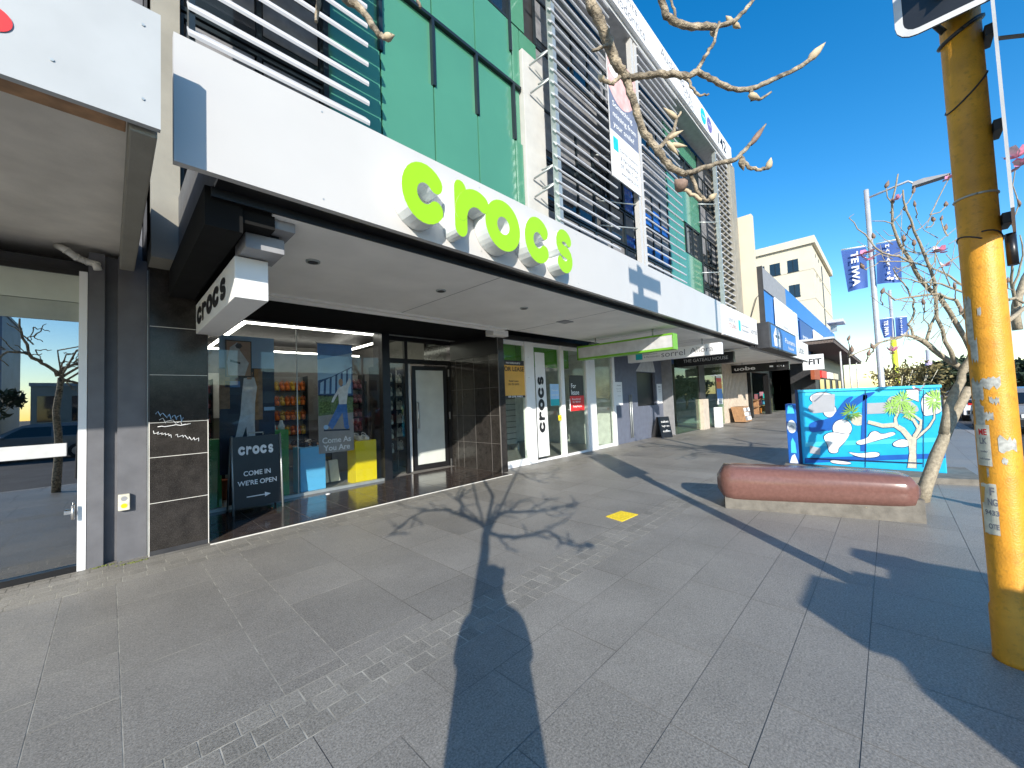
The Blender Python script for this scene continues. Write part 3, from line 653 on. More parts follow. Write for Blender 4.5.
# racks with clogs
def clog(mat_, name='clog'):
    m = MB(); m.ell((0, -.03, .05), .047, .075, .05, 0, 10, 6); m.box(-.04, .04, -.08, .13, 0, .028, 0); m.ell((0, .09, .05), .043, .05, .03, 0, 8, 4); m.tube([(-.045, .02, .06), (-.04, .1, .1), (0, .14, .11), (.04, .1, .1), (.045, .02, .06)], .008, 5)
    return m.build(name, mat_)
def rack(x0, x1, y, zs, label, d=.3):
    t = thing('shoe_rack', ((x0+x1)/2, y, 0), label, 'shelf')
    m = MB()
    m.box(x0-.02, x0, y-.02, y+d, 0, zs[-1]+.35); m.box(x1, x1+.02, y-.02, y+d, 0, zs[-1]+.35); m.build('side_panel', 'black', t)
    m = MB()
    for z in zs: m.box(x0, x1, y, y+d, z-.02, z)
    m.build('shelf', 'black', t)
    MB().box(x0, x1, y+d, y+d+.02, 0, zs[-1]+.35).build('back_panel', 'slat', t); return t
zs = [.45, .78, 1.11, 1.44, 1.77, 2.1]
rack(4.2, 4.66, 8.35, zs, 'black rack of white clogs seen through the fixed pane beside the door'); rack(4.78, 5.1, 8.7, zs, 'narrower black rack of white clogs behind the door opening')
protos = {}
def put(kind, mat_, x, y, z, label, group, rz=0, tilt=0):
    if kind not in protos:
        o = clog(mat_); tag(o, label, 'shoe', group); protos[kind] = o
    else:
        o = protos[kind].copy(); COL.objects.link(o); o['label'] = label; o['group'] = group
    o.location = (x, y, z); o.rotation_euler = (tilt, 0, rz)
for z in zs:
    for x in (4.27, 4.37, 4.49, 4.59): put('w', 'clogw', x, 8.47, z+.06, 'white clog standing on the racks beside the glass door', 'white clogs on the racks', tilt=math.radians(62))
    for x in (4.84, 4.94, 5.04): put('w', 'clogw', x, 8.82, z+.06, 'white clog standing on the racks beside the glass door', 'white clogs on the racks', tilt=math.radians(62))
zs2 = [.95, 1.3, 1.65, 2.0]
rack(2.55, 3.35, 10.2, zs2, 'rear rack of orange and yellow clogs behind the window'); rack(3.6, 4.4, 9.4, zs2, 'rack of plum coloured clogs behind the poster'); rack(1.75, 2.45, 10.6, zs2, 'rear rack of mixed dark and orange clogs')
for z in zs2:
    for i in range(7): put('o' if (i+int(z*10)) % 3 else 'y', 'clogo' if (i+int(z*10)) % 3 else 'clogy', 2.61+i*.112, 10.32, z+.06, 'orange clog on the rear rack' if (i+int(z*10)) % 3 else 'yellow clog among orange ones on the rear rack', 'coloured clogs on the rear rack', tilt=math.radians(60))
    for i in range(7): put('p', 'clogp', 3.66+i*.112, 9.52, z+.06, 'plum coloured clog on the rack behind the poster', 'plum clogs', tilt=math.radians(60))
    for i in range(6): put('k' if i % 2 else 'o', 'clogk' if i % 2 else 'clogo', 1.81+i*.112, 10.72, z+.06, 'dark clog on the mixed rear rack' if i % 2 else 'orange clog on the mixed rear rack', 'clogs on the mixed rack', tilt=math.radians(60))
def box_thing(name, x0, x1, y0, y1, z0, z1, m, label, cat, r=.006):
    b = MB(); b.bbox(x0, x1, y0, y1, z0, z1, r); return tag(b.build(name, m), label, cat)
rack(.9, 1.7, 11.6, zs2, 'rear left rack of white and plum clogs in the corner shop'); rack(4.5, 5.6, 11.8, zs2, 'rear right rack of dark and yellow clogs in the corner shop')
for z in zs2:
    for i in range(7): put('w' if i % 3 else 'p', 'clogw', .97+i*.112, 11.72, z+.06, 'white clog on the rear left rack' if i % 3 else 'plum clog on the rear left rack', 'clogs on the rear left rack', tilt=math.radians(60))
    for i in range(9): put('k' if i % 3 else 'y', 'clogk', 4.57+i*.115, 11.92, z+.06, 'dark clog on the rear right rack' if i % 3 else 'yellow clog on the rear right rack', 'clogs on the rear right rack', tilt=math.radians(60))
for i, (x, y, h_, cm) in enumerate(((1.35, 8.6, .35, 'redbrown'), (1.7, 8.75, .5, 'dark'), (2.5, 8.9, .4, 'midgrey'), (3.05, 8.5, .3, 'dark'))): box_thing('stock_box', x-.16, x+.16, y-.13, y+.13, .01, h_, cm, ('red brown', 'tall dark', 'mid grey', 'low dark')[i]+' stock box on the floor behind the window display', 'box')
# display table & plinth boxes in window
box_thing('display_plinth', 2.40, 2.84, 7.72, 8.12, .01, .84, 'bluebox', 'light blue display plinth behind the shop window', 'plinth')
box_thing('display_plinth', 3.42, 3.86, 7.72, 8.12, .01, .86, 'yellowbox', 'bright yellow display plinth behind the shop window', 'plinth')
put('k', 'clogk', 2.55, 7.95, .845, 'left dark clog on the blue plinth', 'dark clogs on the blue plinth', .3); put('k', 'clogk', 2.72, 7.95, .845, 'right dark clog on the blue plinth', 'dark clogs on the blue plinth', -.2)
put('w', 'clogw', 3.58, 7.92, .865, 'left white clog on the yellow plinth', 'white clogs on the yellow plinth', .4, .3); put('w', 'clogw', 3.72, 7.92, .865, 'right white clog on the yellow plinth', 'white clogs on the yellow plinth', .2, .3)
def green_totem(x0, x1, z1, label, bottles=False):
    t = thing('promo_totem', ((x0+x1)/2, 7.9, 0), label, 'display')
    m = MB(); m.bbox(x0, x1, 7.72, 8.0, .01, z1, .006); m.build('body', 'greenbox', t)
    m = MB(); write(m, 'A Classic for Every Style', ((x0+x1)/2, 7.72, z1*.5), UZ, (-1, 0, 0), width=z1*.88, height=.1); m.build('lettering', 'greentxt', t); return t
green_totem(.92, 1.25, 1.12, 'green promotional totem at the left edge of the shop window'); green_totem(1.95, 2.22, 1.2, 'green promotional totem behind the black sidewalk sign')
for x, l in ((2.0, 'left pale bottle on the green totem'), (2.14, 'right pale bottle on the green totem')):
    b = MB(); b.tube([(x, 7.85, 1.2), (x, 7.85, 1.27), (x, 7.85, 1.31), (x, 7.85, 1.36)], [.055, .055, .03, .025], 12); tag(b.build('bottle', 'bright'), l, 'bottle', 'bottles on the totem')
dt = thing('display_table', (2.3, 9.2, 0), 'low dark display table in the middle of the shop', 'table')
m = MB(); m.bbox(1.4, 3.3, 8.9, 9.6, .72, .78, .01); m.build('table_top', 'timber', dt)
for x in (1.45, 3.22):
    for y in (8.95, 9.52): MB().box(x, x+.05, y, y+.05, .01, .72).build('leg', 'black', dt)
for i in range(7): put('k' if i % 2 else 'w', 'clogk', 1.6+i*.24, 9.2, .79, 'clog laid out on the dark display table', 'clogs on the display table', .4*i)
for i, l in ((0, 'nearer pale shoe box leaning on the floor between the plinths'), (1, 'farther pale shoe box leaning on the floor between the plinths')):
    b = MB(); b.obox((2.9+.22*i, 8.3, .03), (.18, 0, 0), (0, .12, .42), (0, -.1, .03)); tag(b.build('shoe_box', 'bright'), l, 'box', 'leaning boxes')
# window posters
po = thing('window_poster', (1.6, 7.7, .9), 'large hanging poster of a figure dressed in white against a dark street', 'poster')
m = MB(); X0, X1, z0, z1, y = 1.22, 2.0, .55, 2.8, 7.70
m.box(X0, X1, y, y+.006, z0, z1, 0); m.quad((X0, y-.002, 2.27), (X1, y-.002, 2.27), (X1, y-.002, z1), (X0, y-.002, z1), 1)
for (a, b, c, d, mi) in ((1.22, 1.36, 1.6, 2.25, 4), (1.7, 1.82, 1.4, 2.26, 4), (1.84, 2.0, 1.55, 2.2, 1), (1.3, 1.5, 1.95, 2.05, 5)): m.quad((a, y-.003, c), (b, y-.003, c), (b, y-.003, d if mi != 1 else c+.06), (a, y-.003, d if mi != 1 else c+.06), mi)
m.poly([(x, y-.005, z) for x, z in ((1.55, 2.1), (1.7, 2.12), (1.74, 1.95), (1.71, 1.7), (1.70, 1.35), (1.71, 1.02), (1.60, 1.0), (1.58, 1.3), (1.5, 1.04), (1.42, 1.08), (1.5, 1.5), (1.52, 1.8))], 2)
m.poly([(x, y-.006, z) for x, z in ((1.58, 2.2), (1.68, 2.2), (1.66, 2.08), (1.6, 2.08))], 3)
m.build('printed_sheet', ['darkprint', 'skyprint', 'whiteprint', 'skinprint', 'timber', 'deepprint'], po)
fs = thing('framed_picture', (1.45, 7.66, 2.3), 'small framed picture of a white patterned shirt hung before the dark poster', 'picture')
m = MB(); fx0, fx1, fz0, fz1 = 1.30, 1.66, 2.12, 2.72; m.box(fx0, fx1, 7.67, 7.69, fz0, fz1); m.build('frame', 'black', fs)
m = MB(); m.quad((fx0+.015, 7.667, fz0+.015), (fx1-.015, 7.667, fz0+.015), (fx1-.015, 7.667, fz1-.015), (fx0+.015, 7.667, fz1-.015), 0)
m.poly([(x, 7.665, z) for x, z in ((1.34, 2.14), (1.56, 2.14), (1.62, 2.35), (1.5, 2.55), (1.46, 2.69), (1.36, 2.6), (1.32, 2.35))], 1)
m.poly([(1.48+.05*math.cos(i), 7.663, 2.63+.05*math.sin(i)) for i in range(6)], 2); m.poly([(1.36, 7.663, 2.36), (1.5, 7.663, 2.33), (1.5, 7.663, 2.36), (1.36, 7.663, 2.4)], 2); m.build('picture', ['skinprint', 'whiteprint', 'darkprint'], fs)
po = thing('window_poster', (3.05, 7.7, .9), 'tall blue poster of a skateboarder hung behind the shop window', 'poster')
m = MB(); X0, X1, z0, z1, y = 2.72, 3.38, .70, 2.78, 7.70
P = lambda u, v, d=.003: (X0+(X1-X0)*u, y-d, z0+(z1-z0)*v)
m.box(X0, X1, y, y+.006, z0, z1, 0)
m.poly([P(0, .56, .002), P(1, .62, .002), P(1, 1, .002), P(0, 1, .002)], 1); m.poly([P(0, .85, .0025), P(1, .93, .0025), P(1, 1, .0025), P(0, 1, .0025)], 2)
m.poly([P(0, .52), P(1, .5), P(1, .80), P(.4, .70), P(0, .66)], 3)
for i in range(6): m.poly([P(.05+.16*i, .54, .004), P(.15+.16*i, .54, .004), P(.17+.16*i, .66+.025*i, .004), P(.07+.16*i, .64+.025*i, .004)], 4)
m.poly([P(0, .34), P(1, .36), P(1, .52), P(0, .53)], 5); m.poly([P(0, 0, .0025), P(1, 0, .0025), P(1, .36, .0025), P(0, .34, .0025)], 11)
m.poly([P(.58, .46, .006), P(.80, .47, .006), P(.85, .22, .006), P(.72, .22, .006), P(.68, .36, .006), P(.38, .21, .006), P(.25, .25, .006), P(.5, .40, .006)], 7)
m.poly([P(.58, .44, .008), P(.8, .44, .008), P(.86, .58, .008), P(.96, .66, .008), P(.90, .69, .008), P(.78, .62, .008), P(.60, .60, .008), P(.4, .5, .008), P(.36, .46, .008), P(.42, .46, .008), P(.56, .54, .008)], 8)
m.poly([P(.64+.065*math.cos(i*PI/6), .645+.035*math.sin(i*PI/6), .009) for i in range(12)], 9); m.poly([P(.14, .2, .007), P(.88, .19, .007), P(.88, .205, .007), P(.14, .215, .007)], 10)
m.poly([P(.2+.07*math.cos(i*PI/5), .235+.022*math.sin(i*PI/5), .01) for i in range(10)], 1); m.poly([P(.8+.07*math.cos(i*PI/5), .225+.02*math.sin(i*PI/5), .01) for i in range(10)], 7)
m.build('printed_sheet', ['floorprint', 'skyprint', 'deepprint', 'navy', 'skyprint', 'leafprint', 'floorprint', 'jeans', 'whiteprint', 'skinprint', 'darkprint', mat('pave_print', (.34, .32, .31), .6)], po)
m = MB(); write(m, 'Come As', P(.5, .115), RX, UZ, width=.54, height=.11, bold=.02, lift=.003); write(m, 'You Are', P(.5, .045), RX, UZ, width=.50, height=.11, bold=.02, lift=.003); m.build('lettering', 'whitetxt', po)
m = MB(); m.cyl((X0-.03, y, z1+.01), (X1+.03, y, z1+.01), .012, 8); m.build('hanging_rod', 'steel', po)
# sandwich board
ab = thing('sandwich_board', (1.6, 7.1, 0), 'black sidewalk sign reading come in we are open in front of the window', 'sign')
bx0, bx1 = 1.29, 1.92; tilt = .10
def bp(x, z, d=0): return V((x, 7.06+tilt*z-d, z))
m = MB(); m.prism([bp(bx0, .10), bp(bx1, .10), bp(bx1, 1.16), bp(bx0, 1.16)], (0, .02, 0)); m.build('front_panel', 'black', ab)
m = MB(); m.prism([V((bx0, 7.46, .1)), V((bx1, 7.46, .1)), V((bx1, 7.22, 1.14)), V((bx0, 7.22, 1.14))], (0, .02, 0)); m.build('rear_panel', 'dark', ab)
m = MB()
for x in (bx0-.012, bx1+.012): m.tube([V((x, 7.05, .0)), V((x, 7.05+tilt*1.18, 1.18))], .014, 8); m.tube([V((x, 7.48, 0)), V((x, 7.2, 1.16))], .014, 8)
m.tube([V((1.5, 7.19, 1.17)), V((1.5, 7.19, 1.21)), V((1.7, 7.19, 1.21)), V((1.7, 7.19, 1.17))], .01, 6); m.build('frame', 'galv', ab)
m = MB(); up = V((0, tilt, 1)).normalized()
logo(m, bp(1.36, .88, .006), RX, up, .47, .135, lift=0)
write(m, 'COME IN', bp(1.60, .60, .003), RX, up, width=.36, height=.075, bold=.02); write(m, "WE'RE OPEN", bp(1.60, .46, .003), RX, up, width=.52, height=.075, bold=.02)
m.poly([bp(1.45, .243, .006), bp(1.70, .243, .006), bp(1.70, .258, .006), bp(1.45, .258, .006)]); m.poly([bp(1.69, .215, .006), bp(1.77, .25, .006), bp(1.69, .285, .006)])
m.build('lettering', 'whitetxt', ab)
# fascia letters
lg = thing('letter_sign', (3.1, 3.1, 3.5), 'big lime green letters spelling crocs on the white fascia', 'sign')
for ch, x0, x1 in (('c', 1.80, 2.29), ('r', 2.385, 2.80), ('o', 2.80, 3.35), ('c', 3.43, 3.92), ('s', 4.0, 4.44)):
    m = MB(); letter(m, ch, (x0, YF-.004, 3.23), RX, UZ, (x1-x0)*(1.18 if ch == 'r' else 1), .575, .185); m.build('letter', ['lime', 'letterside'], lg)
# hanging sign crocs
hs = thing('hanging_sign', (.85, 4.9, 2.5), 'white projecting sign with black crocs lettering hung below the canopy end', 'sign')
m = MB(); m.bbox(.72, .965, 3.85, 6.0, 2.50, 2.85, .008); m.build('case', 'white2', hs)
m = MB(); logo(m, (.72, 5.82, 2.575), LY, UZ, 1.62, .20); m.build('lettering', 'blacktxt', hs)
m = MB(); m.box(.80, .88, 3.9, 5.9, 2.852, 2.98); m.build('hanger', 'black', hs)
# =================================================================== VACANT WHITE SHOP
ws = thing('vacant_shop', (8.5, 6.35, 0), 'vacant white framed shopfront with lease notices beside the black granite wall', 'shopfront')
def post(x0, x1, m='white2', y0=6.30, y1=6.42, z0=0, z1=2.98, name='post', parent=ws):
    q = MB(); q.bbox(x0, x1, y0, y1, z0, z1, .006)
    if x1-x0 > .25:
        for z in (.5, 1.3, 2.1, 2.6): q.cyl(((x0+x1)/2-.05, y0-.003, z), ((x0+x1)/2-.05, y0+.01, z), .012, 8, 1)
    return q.build(name, [m, 'galv'], parent)
post(6.11, 6.24, z1=1.0, name='corner_guard'); post(6.12, 6.2, 'black', 6.32, z0=1.0, z1=3.08); post(7.0, 7.33); post(8.42, 8.56); post(9.62, 10.1); post(11.12, 11.26)
q = MB(); q.box(6.24, 7.0, 6.33, 6.4, 0, .16); q.box(7.33, 8.42, 6.33, 6.4, 0, .06); q.box(8.56, 9.62, 6.33, 6.4, 0, .06); q.box(10.1, 11.12, 6.33, 6.4, 0, .1)
for a, b in ((6.2, 7.0), (7.33, 8.42), (8.56, 9.62), (10.1, 11.12)): q.box(a, b, 6.33, 6.4, 2.88, 2.98)
q.build('window_frame', 'white2', ws)
q = MB(); q.box(6.1, 11.3, 6.28, 6.44, 2.985, 3.085); q.build('head_track', 'black', ws)
for a, b in ((6.24, 7.0), (7.33, 8.42), (8.56, 9.62), (10.1, 11.12)): MB().box(a, b, 6.36, 6.368, .1, 2.9).build('glass_pane', 'glass', ws)
q = MB(); q.cyl((8.72, 6.27, 1.2), (8.72, 6.27, 1.55), .016, 8); q.cyl((8.72, 6.27, 1.25), (8.72, 6.36, 1.25), .01, 6); q.cyl((8.72, 6.27, 1.5), (8.72, 6.36, 1.5), .01, 6); q.build('handle', 'white2', ws)
q = MB(); q.quad((7.42, 6.352, .12), (7.86, 6.352, .12), (7.80, 6.352, 2.75), (7.42, 6.352, 2.75)); vo = q.build('window_decal', 'white2', ws)
q = MB(); logo(q, (7.72, 6.348, .72), UZ, (-1, 0, 0), 1.42, .235); q.build('lettering', 'blacktxt', vo)
q = MB(); q.box(6.2, 11.2, 10.2, 10.3, 0, 3.2)
for k in range(14): q.box(7.3, 9.4, 10.15, 10.2, .25+.19*k, .25+.19*k+.012, 1)
q.box(6.1, 6.16, 6.5, 10.2, 0, 3.2); q.box(11.2, 11.3, 6.45, 10.2, 0, 3.2); q.build('interior_wall', ['bright', 'midgrey'], ws)
MB().box(6.1, 11.3, 6.3, 10.2, -.002, .008).build('interior_floor', 'floor', ws)
q = MB(); q.box(6.16, 11.2, 6.46, 10.2, 3.05, 3.1); q.build('interior_ceiling', 'bright', ws)
q = MB(); q.box(6.2, 7.0, 6.62, 6.68, 2.45, 3.0); q.box(7.33, 9.62, 6.9, 6.98, 2.45, 3.0); q.build('bulkhead', 'shopgreen', ws)
sl = thing('slatwall_stand', (8.3, 8.6, 0), 'bare slatwall display stand inside the vacant white shop', 'display')
q = MB(); q.box(7.5, 9.0, 8.6, 8.66, .2, 2.35); q.build('board', 'slat', sl)
q = MB()
for k in range(11): q.box(7.5, 9.0, 8.59, 8.6, .35+.18*k, .37+.18*k)
q.build('slot', 'dark', sl); q = MB(); q.box(7.5, 7.56, 8.5, 8.8, 0.01, .2); q.box(8.94, 9.0, 8.5, 8.8, 0.01, .2); q.build('foot', 'galv', sl)
def notice(x0, x1, y, z0, z1, m, label, lines, tm, cat='notice', bands=()):
    t = thing('notice_board', ((x0+x1)/2, y, z0), label, cat)
    b = MB(); b.box(x0, x1, y-.006, y, z0, z1, 0)
    for (f0, f1, k) in bands: b.quad((x0, y-.008, z0+(z1-z0)*f0), (x1, y-.008, z0+(z1-z0)*f0), (x1, y-.008, z0+(z1-z0)*f1), (x0, y-.008, z0+(z1-z0)*f1), k)
    b.build('board', m, t); w = MB()
    for (s, fx, fz, fw, fh, k) in lines: write(w, s, (x0+(x1-x0)*fx, y-.009, z0+(z1-z0)*fz), RX, UZ, width=(x1-x0)*fw, height=(z1-z0)*fh, bold=.015, mi=k, lift=.002)
    w.build('lettering', tm, t); return t
notice(6.22, 7.02, 6.352, 1.62, 2.5, ['orange', 'dark'], 'orange for lease board on the first white framed pane', [('NAI HARCOURTS', .5, .93, .6, .045, 1), ('FOR LEASE', .5, .77, .92, .12, 0), ('Retail Lease', .5, .45, .4, .05, 0), ('021 757 55979', .5, .36, .45, .05, 0), ('09 375 9333', .55, .03, .6, .05, 1)], ['blacktxt', 'whitetxt'], bands=((.87, 1, 1), (0, .06, 1)))
notice(8.83, 9.52, 6.352, 1.2, 2.2, ['black', 'red'], 'black and red for lease board on the white glass door', [('For', .28, .70, .34, .13, 0), ('lease', .38, .52, .55, .14, 0), ('Bruce Burnell', .45, .33, .6, .05, 0), ('021 988 404', .45, .25, .55, .05, 0), ('bayleys', .5, .12, .6, .07, 0)], ['whitetxt'], bands=((0, .42, 1),))
notice(7.98, 8.35, 6.352, 1.38, 1.95, ['skyprint', 'teal'], 'small pale blue notice taped inside the white door', [('Thank you', .5, .7, .7, .1, 0), ('we have moved', .5, .5, .8, .08, 0)], ['whitetxt'], bands=((0, .3, 1),))
notice(8.28, 8.44, 6.352, .98, 1.12, ['yellowbox', 'dark'], 'tiny yellow sticker low on the white door', [('PULL', .5, .5, .6, .3, 0)], ['blacktxt'])
# roller cylinder on soffit above vacant shop
p = U(590, 341, Y=6.1); q = MB(); q.cyl((p.x, 6.05, 2.86), (p.x, 6.05, 3.098), .09, 16); tag(q.build('ceiling_fitting', 'soffit'), 'pale round fitting on the soffit above the vacant shop', 'fitting')
# =================================================================== GREY SHOP
gs = thing('grey_shop', (13, 6.4, 0), 'dark slate painted shopfront with a black doorway and two white notices', 'shopfront')
q = MB(); q.box(11.3, 12.95, 6.4, 6.6, 0, 3.1); q.box(14.45, 15.05, 6.4, 6.6, 0, 3.1); q.box(12.95, 14.45, 6.4, 6.6, 2.4, 3.1); q.box(12.95, 14.45, 6.4, 6.6, 0, 1.18)
q.quad((12.9, 6.397, 2.42), (14.5, 6.397, 2.42), (14.3, 6.397, 2.95), (13.6, 6.397, 2.95), 1); q.build('wall', ['grey', 'lightgrey'], gs)
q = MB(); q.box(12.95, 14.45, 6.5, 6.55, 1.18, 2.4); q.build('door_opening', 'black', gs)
for x in (12.3, 12.42): MB().cyl((x, 6.36, .15), (x, 6.36, 1.6), .02, 8).build('pipe', 'galv', gs)
notice(11.42, 11.86, 6.397, 1.27, 2.03, ['white2'], 'white notice sheet on the near edge of the slate shop', [('TRADING', .5, .85, .6, .05, 0), ('Monday to Friday', .5, .7, .75, .04, 0), ('10am to 5pm', .5, .6, .6, .04, 0), ('Saturday', .5, .4, .5, .04, 0)], ['greytxt'])
notice(14.55, 15.0, 6.397, 1.23, 1.98, ['white2'], 'white notice sheet on the far edge of the slate shop', [('MENU', .5, .85, .5, .06, 0), ('coffee', .5, .7, .5, .04, 0), ('cake', .5, .6, .4, .04, 0)], ['greytxt'])
mb_ = thing('menu_board', (14.6, 5.6, 0), 'small black menu board on the pavement outside the slate shop', 'sign')
m = MB(); a = U(662, 438, Z=0); b = U(673, 437, Z=0); m.prism([a, b, b+V((0, .12, .75)), a+V((0, .12, .75))], (.02, .03, 0)); m.build('front_panel', 'black', mb_)
m = MB(); m.prism([a+V((0, .4, 0)), b+V((0, .4, 0)), b+V((0, .16, .75)), a+V((0, .16, .75))], (.02, .03, 0)); m.build('rear_panel', 'dark', mb_)
m = MB(); rr = (b-a).normalized()
for i, (s, k) in enumerate((('cakes', 0), ('high tea', 0), ('coffee', 0))): write(m, s, (a+b)/2+V((0, .08-.03*i, .58-.17*i)), rr, V((0, .15, 1)).normalized(), width=.34, height=.08, lift=.01)
m.build('lettering', 'whitetxt', mb_)
# =================================================================== CAKE SHOP / FAR SHOPS
gh = thing('cake_shop', (18, 6, 0), 'glass fronted cake shop with green tinted panes below the black sign', 'shopfront')
GT = glass('green_tinted_glass', (.80, .94, .86), .05)
for a, b in ((15.1, 16.6), (16.62, 17.6), (18.4, 19.6), (19.62, 21.0)): MB().box(a, b, 5.9, 5.91, .05, 3.05).build('glass_pane', GT, gh)
q = MB(); q.bbox(17.6, 18.3, 5.75, 5.95, 0, 1.3, .01); q.box(17.6, 18.3, 5.85, 5.9, 1.3, 3.0, 1); q.build('pier', ['beige', 'dark'], gh)
q = MB(); q.box(15.05, 21.5, 9.5, 9.6, 0, 3.2); q.box(21.4, 21.5, 6, 9.5, 0, 3.2); q.box(15.05, 15.1, 6.0, 9.5, 0, 3.2); q.build('interior_wall', 'midgrey', gh)
MB().box(15.05, 21.5, 5.9, 9.6, -.001, .01).build('interior_floor', 'floor', gh)
q = MB(); q.bbox(15.6, 17.2, 7.2, 7.7, .01, 1.15, .02); q.build('counter', 'bright', gh)
for i in range(3):
    q = MB(); q.ell((15.75+.35*i, 7.4, 2.15+.1*(i % 2)), .08, .08, .1, 0); q.cyl((15.75+.35*i, 7.4, 2.25), (15.75+.35*i, 7.4, 3.2), .006, 5, 1); tag(q.build('pendant_lamp', ['lampw', 'black']), ('nearest', 'middle', 'farthest')[i]+' warm pendant lamp inside the cake shop', 'lamp', 'pendant lamps in the cake shop')
q = MB(); q.bbox(18.9, 19.3, 5.5, 5.75, 0, .9, .02); tag(q.build('letter_box', 'white2'), 'small white upright box outside the cake shop', 'box')
us = thing('gift_shop', (25, 6.0, 0), 'gift shop with a ribbed beige wall and open doorway under the black uobe sign', 'shopfront')
q = MB(); q.box(21.0, 26.0, 6.0, 6.2, 0, 3.05)
for k in range(20): q.box(21.05+.25*k, 21.15+.25*k, 5.97, 6.0, 0, 3.0, 1)
q.build('wall', ['curtain', 'beige'], us)
q = MB(); q.box(26.0, 26.25, 5.8, 6.1, 0, 3.05); q.box(30.6, 31.0, 5.8, 6.1, 0, 3.05); q.box(26.25, 30.6, 5.8, 6.1, 2.7, 3.05); q.build('door_frame', 'black', us)
q = MB(); q.box(26.2, 31, 8.5, 8.6, 0, 3.2); q.box(21, 36, 8.6, 8.7, 0, 3.2); q.build('interior_wall', 'dark', us)
MB().box(31.0, 35.8, 6.0, 6.01, .05, 3.0).build('glass_pane', GT, us)
rg = random.Random(3)
goods = ['clogo', 'clogy', 'red', 'white2', 'teal', 'petal', 'bluebox', 'white2', 'clogp']
for i in range(22):
    x = rg.uniform(26.4, 34.5); z = rg.choice([0, .55, 1.0]); y = 6.6+rg.uniform(0, .6); s = rg.uniform(.12, .28); cm = rg.choice(goods)
    q = MB(); q.bbox(x-s, x+s, y-.1, y+.1, z+.01, z+rg.uniform(.3, .5), .02); tag(q.build('gift_item', cm), 'colourful boxed gift on display inside the gift shop', 'gift', 'gifts inside the gift shop')
ds = thing('display_shelf', (30.5, 6.9, 0), 'long timber display shelf inside the gift shop', 'shelf')
q = MB(); q.bbox(26.3, 34.8, 6.4, 7.3, .5, .54, .01); q.bbox(26.3, 34.8, 6.4, 7.3, .95, .99, .01); q.build('shelf', 'timber', ds)
q = MB()
for x in (26.32, 30.5, 34.73): q.box(x, x+.05, 6.42, 7.28, 0, .499); 
q.build('leg', 'timber', ds)
q = MB()
for x in (26.32, 30.5, 34.73): q.box(x, x+.05, 6.42, 7.28, .541, .949)
q.build('leg', 'timber', ds)
pt = notice(19.95, 20.75, 5.88, 1.0, 2.35, ['white2', 'deepprint', 'clogo', 'red'], 'tall bright poster with orange and blue shapes on the far cake shop glass', [('SALE', .5, .08, .6, .06, 0)], ['greytxt'], 'poster', bands=((.2, .55, 1), (.55, .8, 2), (.8, .93, 3)))
cr = thing('card_stand', (22.6, 5.3, 0), 'low wooden card stand filled with white cards beside the gift shop door', 'stand')
q = MB(); q.obox((21.9, 5.2, .05), (1.2, 0, 0), (0, .5, 0), (0, .15, .75)); q.build('frame', 'timber', cr)
for i in range(3):
    for j in range(3): q = MB(); z = .12+.22*j; q.obox((22.0+.36*i, 5.195+.03*j, z), (.3, 0, 0), (0, .03, 0), (0, .03, .18)); q.build('card', 'white2' if (i+j) % 3 else 'greytxt', cr)
# =================================================================== PROJECTING SIGNS (hung below the canopies)
def hang(X, Y0, Y1, z0, z1, m, label, th=.2, frame=None):
    t = thing('hanging_sign', (X, (Y0+Y1)/2, z0), label, 'sign')
    b = MB(); b.bbox(X, X+th, Y0, Y1, z0, z1, .008); b.build('case', m, t)
    if frame:
        f = MB()
        for a in ((Y0-.01, Y1+.01, z0-.012, z0+.035), (Y0-.01, Y1+.01, z1-.03, z1+.012), (Y1-.03, Y1+.01, z0, z1)): f.box(X-.008, X+th+.008, *a)
        f.box(X-.008, X+th+.008, Y0-.012, Y0, z0, z1); f.build('frame', frame, t)
    h = MB()
    for y in (Y0+.5, Y1-.5): h.cyl((X+th/2, y, z1), (X+th/2, y, 3.1), .02, 8)
    h.build('hanger', 'galv', t); return t
hang(8.76, 3.43, 5.98, 2.58, 2.92, 'lightgrey', 'blank grey projecting sign with a lime green frame', .25, 'limesign')
t = hang(11.6, 3.25, 6.0, 2.61, 2.93, 'white2', 'grey white projecting sign with three tenant names behind the lime framed one')
m = MB(); m.quad((11.595, 5.72, 2.68), (11.595, 5.5, 2.68), (11.595, 5.5, 2.86), (11.595, 5.72, 2.86), 1)
write(m, 'Dental Implants', (11.6, 5.25, 2.82), LY, UZ, width=.45, height=.045); write(m, '& Periodontics', (11.6, 5.2, 2.74), LY, UZ, width=.5, height=.05); write(m, 'sorrel', (11.6, 4.55, 2.77), LY, UZ, width=.7, height=.17); write(m, 'Allora', (11.6, 3.75, 2.79), LY, UZ, width=.62, height=.15); m.build('lettering', ['greytxt', 'teal'], t)
t = hang(15.32, 3.9, 6.0, 2.6, 3.0, 'black', 'black projecting sign lettered the gateau house')
m = MB(); write(m, 'THE GATEAU HOUSE', (15.32, 4.85, 2.8), LY, UZ, width=1.55, height=.12); m.build('lettering', 'lightgrey', t)
t = hang(22.9, 3.45, 5.98, 2.54, 2.95, 'black', 'black projecting sign lettered uobe in white')
m = MB(); write(m, 'uobe', (22.9, 5.35, 2.75), LY, UZ, width=.95, height=.19, bold=.02); m.quad((22.895, 4.25, 2.72), (22.895, 4.1, 2.72), (22.895, 4.1, 2.8), (22.895, 4.25, 2.8)); write(m, 'cu', (22.9, 3.8, 2.75), LY, UZ, width=.3, height=.08); m.build('lettering', 'whitetxt', t)
